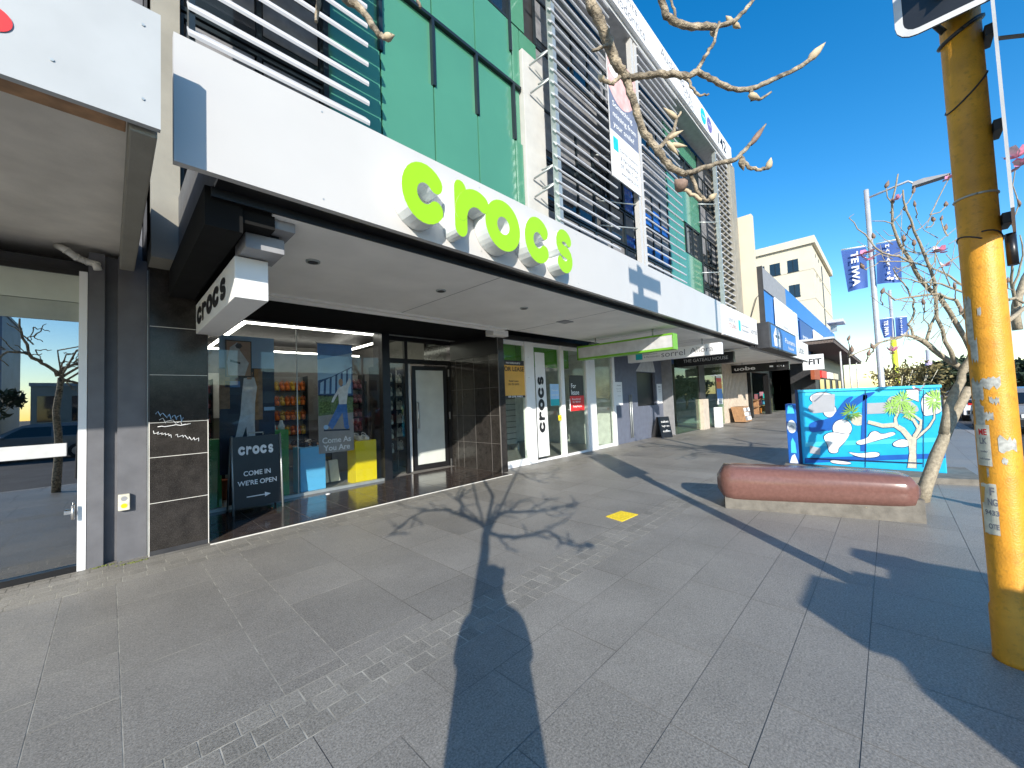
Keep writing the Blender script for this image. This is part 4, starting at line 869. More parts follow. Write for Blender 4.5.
# =================================================================== FAR BUILDINGS
tw = thing('party_wall', (20.95, 4.6, 4), 'tan rendered fin wall rising between the office block and the blue shop', 'wall')
q = MB(); q.box(20.97, 21.35, 4.22, 9, 3.9, 9.9); q.build('wall', 'tan', tw)
q = MB(); q.tube([(20.93, 4.5, 5.0), (20.9, 4.3, 5.6), (20.9, 4.2, 5.9), (20.93, 4.1, 6.0)], .015, 6); q.build('cable', 'black', tw)
bb = thing('blue_building', (30, 4.2, 0), 'bright blue clad shop building with white sign panels above the canopies', 'building')
q = MB(); q.box(21.4, 55, 4.05, 14, 3.75, 7.35); q.box(21.37, 21.4, 4.0, 6, 3.8, 7.45, 1); q.box(21.42, 27, 4.0, 4.05, 6.35, 7.40, 2); q.box(27, 55, 4.0, 4.05, 6.2, 7.40); q.build('wall', ['bluewall', 'dark', 'midgrey'], bb)
q = MB(); q.box(30, 36, 4.5, 6, 7.35, 7.9); q.box(38, 50, 5, 6, 7.35, 7.8); q.build('roof_plant', 'bluewall', bb)
bg = MB(); bg.box(36, 55, 5.4, 14, 0.0, 3.7); bg.build('lower_wall', 'dark', bb)
def bsign(x0, x1, z0, z1, m, label, s, tm, cat='sign'):
    t = thing('shop_sign', ((x0+x1)/2, 3.95, z0), label, cat); b = MB(); b.box(x0, x1, 3.95, 4.0, z0, z1); b.build('board', m, t)
    b = MB()
    for i, (w_, fx, fz, fw, fh) in enumerate(s): write(b, w_, (x0+(x1-x0)*fx, 3.948, z0+(z1-z0)*fz), RX, UZ, width=(x1-x0)*fw, height=(z1-z0)*fh)
    b.build('lettering', tm, t)
bsign(23.6, 28.6, 4.3, 6.3, 'white2', 'largest white sign panel on the blue building', [('AESTHETIC', .5, .2, .6, .1), ('clinic', .5, .35, .3, .08)], 'greytxt')
bsign(29.0, 30.2, 4.3, 6.3, 'white2', 'narrow white sign panel on the blue building', [('open', .5, .3, .6, .06)], 'greytxt')
bsign(31.2, 36.5, 4.3, 6.1, 'navy', 'navy sign panel lettered in white on the blue building', [('MERCI', .5, .4, .7, .14), ('hair studio', .5, .22, .5, .08)], 'whitetxt')
bsign(37.5, 43.5, 4.4, 6.1, 'white2', 'white sign panel past the navy one on the blue building', [('nails', .5, .5, .4, .12)], 'petal')
bsign(44, 53, 4.4, 5.7, 'petalpale', 'pale pink sign panel at the far end of the blue building', [('beauty', .5, .5, .4, .2)], 'red')
ct = thing('cream_tower', (70, 9, 0), 'cream rendered tower block with dark square windows behind the blue shops', 'building')
cx0, cx1 = 60, 80; cy0 = 5.9; ctop = 20.3
q = MB(); q.box(cx0, cx1, cy0, 24, 0, ctop); q.box(cx0-.35, cx1+.35, cy0-.35, 24.4, ctop-.9, ctop, 0)
for z in (16.3, 12.6, 9): q.box(cx0-.04, cx1, cy0-.04, 24, z, z+.12, 1)
q.box(cx0+8.5, cx0+9.6, cy0-.02, cy0+.1, 6, 18.6, 2); q.build('wall', ['cream', 'tan', 'dark'], ct)
for (yy_, zz) in ((11.5, 17.2), (9.8, 17.2), (7.9, 17.2), (11.5, 14), (9.8, 14), (7.9, 14.0), (7.9, 10.5)):
    if zz > 13: q = MB(); q.box(cx0-.05, cx0+.1, yy_-.55, yy_+.55, zz-.75, zz+.75); wo = q.build('window', 'glassup', ct); q = MB(); q.box(cx0-.08, cx0-.04, yy_-.04, yy_+.04, zz-.75, zz+.75); q.box(cx0-.09, cx0-.04, yy_-.6, yy_+.6, zz-.85, zz-.75); q.build('window_frame', 'mullion', wo)
for zz in (18.6, 16): 
    q = MB()
    for x in (63, 66): q.cyl((x, cy0-.03, zz), (x, cy0+.1, zz), .25, 10)
    q.build('vent', 'dark', ct)
# corner shop with the deep dark canopy
A = U(805, 351, X=30); B_ = U(833, 337.5, X=30); z_c = B_.z
fc = thing('deep_canopy_shop', (45, 3, 0), 'far corner shop with a deep canopy dark underneath and a red brown sign', 'building')
q = MB(); yb = B_.y
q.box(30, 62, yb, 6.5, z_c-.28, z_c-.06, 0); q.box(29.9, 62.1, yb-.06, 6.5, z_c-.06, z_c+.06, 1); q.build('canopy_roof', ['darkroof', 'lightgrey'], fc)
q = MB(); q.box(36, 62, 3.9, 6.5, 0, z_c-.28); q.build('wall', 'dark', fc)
q = MB(); q.box(33, 36, 3.6, 3.8, 2.2, 2.9); q.build('name_board', 'redbrown', fc)
for x in (38, 42, 47, 53): q = MB(); q.box(x, x+2.6, 3.84, 3.9, .3, 2.3); q.build('window', 'glassup', fc)
for x, m_ in ((38, 'red'), (43, 'white2'), (48, 'cream')): q = MB(); q.box(x, x+3.4, 3.7, 3.85, 2.4, 2.95); q.build('name_board', m_, fc)
for x in (37, 46, 56): q = MB(); q.cyl((x, yb+.2, 0), (x, yb+.2, z_c-.3), .06, 8); q.build('post', 'lightgrey', fc)
a = U(823, 352, X=29.6); b = U(823, 369, X=29.6); c = U(803, 369, X=29.6)
ft = thing('hanging_sign', (29.6, (b.y+c.y)/2, b.z), 'white projecting sign with dark fit lettering under the deep dark canopy', 'sign')
q = MB(); q.box(29.6, 29.75, a.y, c.y, b.z, a.z-.1); q.build('board', 'white2', ft)
q = MB(); write(q, 'FIT', (29.6, (a.y+c.y)/2-.1, (a.z+b.z)/2-.02), LY, UZ, width=(c.y-a.y)*.62, height=(a.z-b.z)*.35, bold=.03); q.build('lettering', 'blacktxt', ft)
fa = thing('flat_canopy', (50, 3.4, 8), 'small pale flat shade projecting from the top of the blue building', 'canopy')
a = U(830, 321, X=50); q = MB(); q.bbox(50, 53, 2.9, 4.2, a.z-.2, a.z+.1, .03); q.build('slab', 'lightgrey', fa); q = MB(); q.box(51, 51.2, 3.5, 4.0, a.z-1.0, a.z-.2); q.build('arm', 'galv', fa)
# =================================================================== STREET FURNITURE
# tactile tile
tt = thing('tactile_tile', (4.65, 2.6, 0), 'single bright yellow tactile tile set in the grey pavement', 'tile')
ps = [U(*p, Z=.004) for p in ((606, 516.5), (621, 511), (638, 514.5), (622, 521.5))]
q = MB(); q.prism([p-V((0, 0, .006)) for p in ps], (0, 0, .010)); q.build('base', 'tactile', tt)
q = MB()
for i in range(6):
    for j in range(6):
        u, v = (i+.5)/6, (j+.5)/6; p = ps[0].lerp(ps[1], u).lerp(ps[3].lerp(ps[2], u), v); q.cyl(p, p+V((0, 0, .006)), .014, 8)
q.build('studs', 'tactile', tt)
# granite bench
gb = thing('granite_bench', (6.3, .75, 0), 'long rounded pink granite bench on a low concrete plinth', 'bench')
pa, pb = U(724, 508, Z=0), U(927, 524, Z=0)
dirv = (pb-pa).normalized(); bk = V((-dirv.y, dirv.x, 0)); bk = bk if bk.x > 0 else -bk
q = MB()
o1, o2 = pa+dirv*.02, pb
q.prism([o1, o2, o2+V((0, 0, .26)), o1+V((0, 0, .17))], bk*.56); q.build('plinth', 'plinth', gb)
m = MB(); L_ = (pb-pa).length; n = 22; ring = 20; vs = []
for i in range(n+1):
    u = i/n; s = -.06+u*(L_+.07)
    e = 1-abs(2*u-1)**14; e = max(e, 0)**.42
    zlo = .07+.07*u; zhi = .56-.04*u; cz = (zlo+zhi)/2; hz = (zhi-zlo)/2*(.55+.45*e) if 0 < i < n else (zhi-zlo)/2*.35
    wy = .30*(.6+.4*e) if 0 < i < n else .30*.42
    for k in range(ring):
        a = 2*PI*k/ring; cs_, sn = math.cos(a), math.sin(a); ex = .55
        x = math.copysign(abs(cs_)**ex, cs_)*wy; z = math.copysign(abs(sn)**(.6 if sn > 0 else .8), sn)*hz
        vs.append(pa+dirv*s+bk*(.235+x)+V((0, 0, cz+z)))
fs = [(i*ring+k, i*ring+(k+1) % ring, (i+1)*ring+(k+1) % ring, (i+1)*ring+k) for i in range(n) for k in range(ring)]
fs += [tuple(range(ring))[::-1], tuple(range(n*ring, (n+1)*ring))]
m.add(vs, fs, 0, True); m.build('seat', 'pink', gb)
for (px, py, sc, l) in ((838, 508, 1, 'taller dry weed tuft growing at the foot of the granite bench'), (860, 517, .7, 'shorter dry weed tuft growing at the foot of the granite bench'), (802, 511, .5, 'tiny dry weed tuft at the left of the bench foot')):
    b = U(px, py, Z=0); q = MB()
    for i in range(9): d = V((random.uniform(-.05, .05), random.uniform(-.05, .05), random.uniform(.08, .2)*sc)); q.tube([b, b+d*.6, b+d+V((d.x*.5, d.y*.5, 0))], [.003, .004, .002], 4); q.ell(b+d, .008, .008, .014, 0, 5, 3)
    tag(q.build('weed', 'dry'), l, 'weed')
# painted cabinet
XC = 9.5
pc = thing('utility_cabinet', (9.8, .4, 0), 'long utility cabinet with a blue painted mural of clouds and a cabbage tree', 'cabinet')
q = MB(); a = U(780, 472, Z=.09); b = U(986, 480, Z=.09); q.prism([a, b, b+V((1.2, .1, 0)), a+V((1.2, .1, 0))], (0, 0, -.1)); q.build('base', 'plinth', pc)
yl, yr = U(803, 465, X=XC).y, U(947, 470, X=XC).y; zt = 1.52
q = MB(); q.bbox(XC, XC+.62, yr, yl, .09, zt-.03, .012); q.bbox(XC-.02, XC+.64, yr-.02, yl+.02, zt-.03, zt+.02, .01, 1)
q.build('body', ['muralblue', 'muralcyan'], pc)
q = MB()
def MP(cx_, cy_, d): p = U(780+cx_/6.024, 380+cy_/6.02, X=XC-d); p.z = min(max(p.z, .095), zt-.032); p.y = min(max(p.y, yr+.004), yl-.004); return p
def blob(pts, mi, d=.004):
    if mi in (2, 3, 4) and len(pts) > 4:
        for _ in range(2): pts = [p_ for i in range(len(pts)) for a, b in ((pts[i], pts[(i+1) % len(pts)]),) for p_ in ((a[0]*.75+b[0]*.25, a[1]*.75+b[1]*.25), (a[0]*.25+b[0]*.75, a[1]*.25+b[1]*.75))]
    if mi == 3:
        gx, gy = sum(p_[0] for p_ in pts)/len(pts), sum(p_[1] for p_ in pts)/len(pts)
        q.poly([MP(x+3*(1 if x > gx else -1), y+3*(1 if y > gy else -1), d-.0006) for x, y in pts], 6)
    q.poly([MP(x, y, d) for x, y in pts], mi)
def circ(x, y, rx, ry, mi, d, n=16): blob([(x+rx*math.cos(2*PI*i/n), y+ry*math.sin(2*PI*i/n)) for i in range(n)], mi, d)
D1, D2, D3, D4 = .003, .005, .007, .009
for (y0, y1, mi) in ((60, 95, 0), (130, 170, 1), (210, 262, 1), (345, 372, 0), (395, 432, 1), (440, 470, 2), (478, 500, 1)): blob([(150, y0+30*(1 if y0 > 300 else 0)), (1000, y0), (1000, y1), (150, y1+30*(1 if y0 > 300 else 0))], mi, D1)
circ(255, 110, 75, 35, 3, D2); circ(215, 170, 45, 30, 4, D2); circ(300, 185, 40, 40, 3, D2); blob([(190, 90), (330, 85), (330, 190), (200, 200)], 4, D2+.001)
blob([(180, 250), (320, 230), (470, 90), (560, 70), (580, 75), (480, 140), (400, 210), (330, 290), (200, 320), (170, 300)], 2, D3)
blob([(240, 310), (340, 300), (420, 130), (450, 95), (400, 105), (330, 200), (290, 260)], 2, D3+.001)
blob([(500, 90), (525, 90), (520, 430), (485, 430)], 2, D3); blob([(525, 140), (640, 135), (640, 200), (525, 205)], 4, D3)
circ(470, 240, 45, 35, 5, D2)
circ(375, 290, 58, 52, 3, D4); blob([(255, 340), (310, 310), (400, 330), (425, 320), (390, 375), (350, 410), (350, 440), (295, 440), (290, 390)], 3, D4+.001)
blob([(450, 370), (530, 350), (545, 315), (580, 305), (610, 330), (680, 310), (705, 330), (560, 370), (480, 395)], 3, D4)
blob([(675, 380), (740, 350), (800, 380), (760, 405), (690, 402)], 3, D4); blob([(395, 430), (480, 445), (560, 432), (605, 440), (590, 465), (480, 468)], 3, D4); blob([(300, 482), (380, 488), (440, 500), (400, 510), (310, 500)], 3, D4); blob([(180, 395), (245, 410), (240, 450), (180, 440)], 4, D4)
blob([(760, 60), (835, 58), (835, 130), (760, 100)], 3, D3); blob([(840, 50), (900, 55), (880, 80), (845, 85)], 0, D4); blob([(640, 110), (700, 90), (760, 110), (835, 160), (835, 200), (640, 200)], 4, D3); blob([(845, 90), (990, 45), (990, 190), (900, 215), (860, 215)], 3, D3)
TR = [[(795, 530), (800, 440), (790, 360), (740, 300), (690, 270), (620, 275), (530, 252)], [(800, 440), (810, 350), (835, 290), (805, 240), (750, 215)], [(700, 275), (695, 230), (715, 190), (722, 150)], [(815, 350), (845, 330), (900, 280), (930, 230), (930, 170)], [(810, 340), (845, 290), (850, 245), (790, 200), (775, 180)]]
for t_, w_ in zip(TR, (22, 15, 10, 9, 11)):
    wv = [max(w_*(1.25 if i == 0 else 1-.62*i/len(t_)), 4) for i in range(len(t_))]
    Lp, Rp = [], []
    for i in range(len(t_)):
        a = t_[max(i-1, 0)]; b = t_[min(i+1, len(t_)-1)]; l = math.hypot(b[0]-a[0], b[1]-a[1]); nx, ny = -(b[1]-a[1])/l, (b[0]-a[0])/l
        Lp.append((t_[i][0]+nx*wv[i], t_[i][1]+ny*wv[i])); Rp.append((t_[i][0]-nx*wv[i], t_[i][1]-ny*wv[i]))
    dd = .011+.0006*w_/10+TR.index(t_)*.0008
    for i in range(len(t_)-1): q.poly([MP(*Lp[i], dd), MP(*Lp[i+1], dd), MP(*Rp[i+1], dd), MP(*Rp[i], dd)], 5)
    for S_ in (Lp, Rp):
        for i in range(len(S_)-1): q.poly([MP(S_[i][0], S_[i][1], dd-.0007), MP(S_[i][0]+3, S_[i][1]+3, dd-.0007), MP(S_[i+1][0]+3, S_[i+1][1]+3, dd-.0007), MP(*S_[i+1], dd-.0007)], 6)
for (bx_, by_, br_, k) in ((735, 120, 75, 7), (675, 165, 60, 7), (780, 190, 62, 7), (935, 120, 85, 7), (430, 195, 70, 8)):
    for i in range(18):
        a = 2*PI*i/18+random.uniform(-.1, .1); r_ = br_*random.uniform(.75, 1.05); w2 = .11
        q.poly([MP(bx_+.12*br_*math.cos(a+1.5), by_+.12*br_*math.sin(a+1.5), .017), MP(bx_+r_*.6*math.cos(a-w2), by_+r_*.6*math.sin(a-w2), .017+.0002*i), MP(bx_+r_*math.cos(a), by_+r_*math.sin(a), .017+.0002*i), MP(bx_+r_*.6*math.cos(a+w2), by_+r_*.6*math.sin(a+w2), .017+.0002*i)], k)
for x in (515, 865): blob([(x-2, 60), (x+2, 60), (x+2, 525), (x-2, 525)], 6, .012)
blob([(165, 468), (860, 498), (860, 506), (165, 476)], 6, .0125)
q.build('mural', ['muralcyan', 'muralblue', 'muraldeep', 'muralwhite', 'muralgrey', 'muralbark', 'muralnavy', 'murallime', 'muralolive'], pc)
b1, b2 = U(789, 463, X=XC-.05).y, U(803, 466, X=XC-.05).y
jb = thing('meter_box', (9.5, (b1+b2)/2, 0), 'narrow dark blue painted box at the left end of the mural cabinet', 'cabinet')
q = MB(); q.bbox(XC-.05, XC+.3, b2+.05, b1, .09, 1.27, .01); q.box(XC-.03, XC+.3, b2+.006, b2+.05, .09, 1.55, 1); q.build('body', ['muraldeep', 'muralnavy'], jb)  # navy strip paints the dark gap between this box and the cabinet
q = MB(); ym = (b1+b2+.05)/2; xx = XC-.053
q.poly([(xx, ym+.075*math.cos(i*PI/8), .82+.13*math.sin(i*PI/8)) for i in range(16)][::-1], 0); q.poly([(xx-.002, ym-.04, .74), (xx-.002, ym+.06, .74), (xx-.002, ym+.05, .82), (xx-.002, ym, .86), (xx-.002, ym-.04, .82)], 1)
q.poly([(xx, ym-.05, .3), (xx, ym+.04, .3), (xx, ym+.03, .52), (xx, ym, .6), (xx, ym-.04, .5)], 2); q.poly([(xx, ym-.06, 1.08), (xx, ym+.06, 1.08), (xx, ym+.04, 1.24), (xx, ym-.03, 1.25)], 2); q.poly([(xx, ym-.07, .1), (xx, ym+.07, .1), (xx, ym+.03, .24), (xx, ym-.02, .28)], 0)
q.build('mural', ['muralwhite', 'muralgrey', 'muralcyan'], jb)
# yellow traffic pole
PX, PY = 3.5, -.42
tp = thing('traffic_pole', (PX, PY, 0), 'weathered yellow traffic light pole with peeling stickers beside the kerb', 'pole')
q = MB(); q.tube([(PX, PY, 0), (PX, PY, .02), (PX, PY, .28), (PX, PY, .30), (PX, PY, 2), (PX, PY, 6.0)], [.094, .091, .091, .083, .083, .083], 32); q.build('shaft', 'yellowpole', tp)
def onpole(th0, th1, z0, z1, r=.085, n=8, edge=0):
    "patch on the pole: angle measured from -X towards +Y"
    top, bot = [], []
    for i in range(n+1):
        t = math.radians(th0+(th1-th0)*i/n); j = random.uniform(-edge, edge); k = random.uniform(-edge, edge); d = V((-math.cos(t)*r, math.sin(t)*r, 0)); top.append(V((PX, PY, z1+j))+d); bot.append(V((PX, PY, z0+k))+d)
    return top, bot
def patch(mb, th0, th1, z0, z1, r=.085, edge=0, mi=0):
    t, b = onpole(th0, th1, z0, z1, r, 8, edge)
    for i in range(8): mb.quad(b[i], b[i+1], t[i+1], t[i], mi)
q = MB()
VT = math.degrees(math.atan2(-PY, -PX)) # view direction helper
vth = math.degrees(math.atan2(PY*-1, PX))     # angle of camera as seen from the pole, from -X towards +Y
for (dt0, dt1, z0, z1, e) in ((38, 66, 1.78, 2.04, .03), (30, 55, 1.66, 1.8, .03), (25, 66, 1.44, 1.56, .025), (-20, 26, 1.52, 1.57, .015), (-12, 12, 1.43, 1.47, .015), (28, 60, 1.28, 1.44, .03), (5, 30, 1.34, 1.38, .012), (-48, 0, 1.16, 1.24, .02), (-20, -5, 1.1, 1.13, .01), (12, 22, 1.93, 1.97, .01), (30, 36, 1.02, 1.07, .01), (40, 46, .86, .9, .01)):
    q = MB(); patch(q, vth+dt0, vth+dt1, z0, z1, .0842, e); q.build('peeled_sticker', 'peel', tp)
q = MB(); patch(q, vth+18, vth+64, 1.08, 1.31, .086); so1 = q.build('paper_notice', 'paper', tp)
def ptext(mb, s, th, z, h, w, mi=0, r=.0868):
    "letters wrapped round the pole, read left to right from the street"
    vs, fs = glyphs(s, .03); x0 = min(v.x for v in vs); x1 = max(v.x for v in vs); y0 = min(v.y for v in vs); y1 = max(v.y for v in vs); out = []
    for v in vs:
        t = math.radians(th)-((v.x-(x0+x1)/2)/(x1-x0)*w*.68)/r; out.append(V((PX-math.cos(t)*r, PY+math.sin(t)*r, z+(v.y-(y0+y1)/2)/(y1-y0)*h)))
    mb.add(out, fs, mi)
q = MB(); ptext(q, 'ME', vth+38, 1.27, .035, .055, 1); ptext(q, 'LK', vth+38, 1.22, .035, .05); ptext(q, 'today', vth+38, 1.16, .015, .05); ptext(q, 'walk home', vth+38, 1.12, .012, .07); q.build('lettering', ['greytxt', 'red'], so1)
q = MB(); patch(q, vth+14, vth+62, .70, .98, .086, .004); so2 = q.build('paper_notice', 'paper', tp)
q = MB(); ptext(q, 'F', vth+26, .94, .045, .03); ptext(q, 'NG', vth+27, .88, .04, .06); ptext(q, '9433', vth+32, .82, .03, .09); ptext(q, 'OTE', vth+29, .745, .03, .065)
t_, b_ = onpole(vth+40, vth+60, .87, .96, .0872, 8)
q.poly([t_[2], t_[8], b_[8], b_[5]], 1); q.build('lettering', ['greytxt', 'orange'], so2)
q = MB(); q.tube([V((PX, PY, 2.36))+V((-math.cos(a)*.085, math.sin(a)*.085, .04*math.sin(a*1.3))) for a in [i*2*PI/24 for i in range(25)]], .004, 5, 0)
q.tube([V((PX, PY, 2.62))+V((-math.cos(a)*.085, math.sin(a)*.085, 0)) for a in [i*2*PI/24 for i in range(25)]], .006, 5, 1); q.tube([V((PX, PY, 3.25))+V((-math.cos(a)*.085, math.sin(a)*.085, -.1*math.cos(a-1))) for a in [i*2*PI/24 for i in range(25)]], .005, 5, 0)
q.tube([V((PX, PY, 3.62))+V((-math.cos(a)*.087, math.sin(a)*.087, -.05*math.cos(a-1))) for a in [i*2*PI/24 for i in range(25)]], .012, 6, 0); q.build('cable_tie', ['dark', 'galv'], tp)
q = MB(); q.cyl((PX+.02, PY-.115, 2.2), (PX+.03, PY-.115, 2.38), .022, 8)
q.tube([(PX-.08, PY+.08, 3.85), (PX-.11, PY+.12, 3.7), (PX-.08, PY+.07, 3.62)], .016, 8); q.tube([(PX+.1, PY-.15, 3.55), (PX+.3, PY-.5, 3.5), (PX+.4, PY-1.2, 3.62)], .012, 6); q.build('cable', 'black', tp)
def signal(loc, right, label, w=.62, h=1.2, board_border='lightgrey'):
    "traffic signal: back board with pale rim, three lamp housings with visors, facing -(right x up)"
    t = thing('traffic_signal', loc, label, 'traffic light', 'signal heads on the yellow pole')
    o, r, u = V(loc), V(right).normalized(), V((0, 0, 1)); nrm = r.cross(u); rad = .09
    def outline(w_, h_, d, rr):
        pts = []
        for (sx, sz, a0) in ((1, 1, 0), (-1, 1, 90), (-1, -1, 180), (1, -1, 270)):
            for k in range(5): a = math.radians(a0+22.5*k); pts.append(o+r*(sx*(w_/2-rr)+rr*math.cos(a))+u*(sz*(h_/2-rr)+rr*math.sin(a))+nrm*d)
        return pts
    q = MB(); q.prism(outline(w, h, 0, rad), nrm*-.004, 0); q.build('back_board', 'black', t)
    q = MB(); A_, B2 = outline(w, h, .004, rad), outline(w-.07, h-.07, .004, rad-.03)
    for i in range(20): j = (i+1) % 20; q.quad(A_[i], A_[j], B2[j], B2[i])
    A_, B2 = outline(w, h, -.008, rad), outline(w-.07, h-.07, -.008, rad-.03)
    for i in range(20): j = (i+1) % 20; q.quad(A_[j], A_[i], B2[i], B2[j])
    q.build('border', board_border, t)
    for k, nm in ((1, 'tail'), (0, 'timber'), (-1, 'green_panel')):
        c = o+u*(k*h*.29); q = MB(); q.obox(c-r*.13-u*.13-nrm*.14, r*.26, u*.26, nrm*.2); ho = q.build('lamp_housing', 'black', t)
        q = MB(); q.tube([c+nrm*.058+u*.001, c+nrm*.07], .095, 16); q.build('lens', nm, ho)
        q = MB()
        for i in range(12):
            a, b = math.radians(-30+240*i/12), math.radians(-30+240*(i+1)/12); d1, d2 = .26, .26
            p0, p1 = c+r*.115*math.cos(a)+u*.115*math.sin(a), c+r*.115*math.cos(b)+u*.115*math.sin(b); q.quad(p0+nrm*.06, p1+nrm*.06, p1+nrm*d2, p0+nrm*d1)
        q.build('visor', 'black', ho)
    return t
aA = U(895, 30, X=PX-.2)
signal((PX-.20, aA.y-.30, aA.z+.62), (0, -1, 0), 'large rimmed traffic signal facing down the pavement at the top of the yellow pole', .60, 1.42)
rB = ray(1003, 130); rB.z = 0; rB = rB*((PX-.14)/rB.x); rd = rB.normalized()
spl = thing('street_sign', (rB.x, rB.y, 2.38), 'pale traffic sign plate seen edge on behind the right side of the yellow pole', 'sign')
q = MB(); q.obox(V((rB.x, rB.y, 2.38))-rd*.36, rd*.72, V((rd.y, -rd.x, 0))*.012, (0, 0, 1.24)); q.build('plate', 'lightgrey', spl)
q = MB()
for z in (2.42, 2.95, 3.5): q.obox(V((PX-.07, PY-.115, z)), (.14, 0, 0), (0, .035, 0), (0, 0, .06))
q.build('mounting_clamp', 'dark', spl)
for z0, xa, xb, l in ((5.70, 2.98, 4.30, 'upper long name blade at the top of the yellow pole'), (5.28, 3.10, 4.12, 'lower shorter name blade at the top of the yellow pole')):
    q = MB(); q.box(xa, xb, PY-.10, PY-.085, z0, z0+.27); tag(q.build('name_blade', 'bluewall'), l, 'sign', 'name blades on the yellow pole')
q = MB()
for z in (4.0, 5.1): q.obox((PX-.19, PY-.03, z), (.13, 0, 0), (0, .06, 0), (0, 0, .05))
q.build('bracket', 'dark', tp)
gp = thing('street_pole', (7.5, -.85, 0), 'slim grey street pole hidden behind the yellow pole', 'pole')
q = MB(); q.cyl((7.5, -.85, 0), (7.5, -.85, 6.5), .055, 12); q.build('shaft', 'lamppole', gp); q = MB(); q.cyl((7.5, -.85, 0), (7.5, -.85, .1), .1, 12); q.build('base', 'galv', gp)
# street lamps and banners
XL = 15.0
def lamp(X, pb, pt, parm, label, rpole=.075, wrap=None, zsplit=2.6):
    b = U(*pb, X=X); t = U(*pt, X=X); y = (b.y+t.y)/2
    g = thing('street_lamp', (X, y, 0), label, 'street lamp')
    q = MB(); q.tube([(X, y, 0), (X, y, .4), (X, y, t.z)], [rpole*1.15, rpole, rpole*.75], 14); q.build('pole', 'lamppole', g)
    if wrap: q = MB(); q.tube([(X, y, .0), (X, y, zsplit)], rpole*1.25, 14); q.build('wrap', wrap, g)
    if parm:
        a = U(*parm, X=X); q = MB(); q.tube([(X, y, t.z-.25), (X, y-.55*(y-a.y), t.z-.1), (X, a.y+.5, a.z-.03)], .03, 8); q.build('arm', 'lamppole', g)
        q = MB(); q.prism([(X-.12, a.y+.62, a.z-.05), (X-.09, a.y, a.z-.01), (X-.06, a.y-.08, a.z+.03), (X-.08, a.y+.4, a.z+.09), (X-.1, a.y+.6, a.z+.06)], (.24, 0, 0)); q.build('lamp_head', 'midgrey', g)
    return g, y
g1, y1 = lamp(XL, (881, 375), (866, 190), (946, 176), 'nearer grey street lamp with a long arm over the pavement')
def flag(X, y, pts, label, text, vertical):
    P3 = [U(*p, X=X) for p in pts]
    t = thing('street_banner', (X, (P3[0].y+P3[1].y)/2, P3[2].z), label, 'banner', None)
    nx_, nz = 10, 12; q = MB(); vs = []
    for j in range(nz+1):
        for i in range(nx_+1):
            u, v = i/nx_, j/nz; p = P3[0].lerp(P3[1], u).lerp(P3[3].lerp(P3[2], u), v); vs.append(p+V((.03*math.sin(u*7+v*2)*v, 0, 0)))
    q.add(vs, [(j*(nx_+1)+i, j*(nx_+1)+i+1, (j+1)*(nx_+1)+i+1, (j+1)*(nx_+1)+i) for j in range(nz) for i in range(nx_)], 0, True); q.build('cloth', 'banner', t)
    q = MB(); q.cyl(P3[0]+V((0, 0, .03)), P3[1]+V((0, 0, .03)), .02, 8); q.build('rod', 'white2', t)
    q = MB(); c = (P3[0]+P3[1]+P3[2]+P3[3])/4; hgt = (P3[0]-P3[3]).length; wid = (P3[0]-P3[1]).length
    if vertical:
        for k, ch in enumerate(text): write(q, ch, c+V((-.06, 0, hgt*(.42-.115*k))), LY, UZ, height=hgt*.075, bold=.03)
        for dy, dz in ((-.25, -.36), (-.1, -.42), (-.3, -.44), (.05, -.40)): q.poly([c+V((-.065, dy*wid+.04*math.cos(i*PI/3), dz*hgt+.04*math.sin(i*PI/3))) for i in range(6)])
    else: write(q, text, c+V((-.06, 0, 0)), (0, 0, -1), (0, -1, 0), width=hgt*.8, height=wid*.3, bold=.03)
    q.build('lettering', 'whitetxt', t)
flag(XL-.12, y1, [(841, 251), (866, 247), (868, 287), (848, 292)], 'left blue banner with rotated white wording on the nearer lamp', 'TE IWA', False)
flag(XL-.12, y1, [(876, 245), (900, 240), (902, 282), (877, 284)], 'right blue banner spelling matariki downwards on the nearer lamp', 'MATARIKI', True)
XM = 28.0
g2, y2 = lamp(XM, (896, 388), (891, 290), None, 'farther street lamp with a lime yellow wrap on its lower pole', .09, 'yellowgreen', 3.9)
flag(XM-.15, y2, [(878, 320), (892, 318), (892, 337), (884, 338)], 'left blue banner on the farther lamp with the lime wrap', 'TE IWA', False)
flag(XM-.15, y2, [(895, 318), (907, 317), (909, 335), (896, 337)], 'right blue banner on the farther lamp with the lime wrap', 'MATARIKI', True)
g3, y3 = lamp(34, (931, 386), (927, 350), None, 'short pole wrapped in lilac beyond the mural cabinet', .12, 'lilac', 3.0)
# =================================================================== TREES
def wob(pts, k=3, amp=.02, rg=random):
    out = []
    for i in range(len(pts)-1):
        for j in range(k):
            t = j/k; p = pts[i].lerp(pts[i+1], t); out.append(p+(V((rg.uniform(-1, 1), rg.uniform(-1, 1), rg.uniform(-1, 1)))*amp if (i or j) else V()))
    return out+[pts[-1]]
def taper(n, a, b): return [a+(b-a)*i/(n-1) for i in range(n)]
t0 = V((-.78, -.685, -.005))
st = thing('street_tree', t0, 'bare knobbly street tree whose budded branches hang over the pavement', 'tree')
fork = V((-.73, -.635, 2.42))
q = MB(); q.tube(wob([t0, t0+V((.03, .0, .9)), t0+V((0, .04, 1.7)), fork], 3, .012), taper(10, .072, .046), 14, knob=.05); q.build('trunk', 'bark', st)
DB = 1.62
def pxl(pts, d0=DB, d1=None): d1 = d1 or d0; n = len(pts); return [U(x, y, D=d0+(d1-d0)*i/max(n-1, 1)) for i, (x, y) in enumerate(pts)]
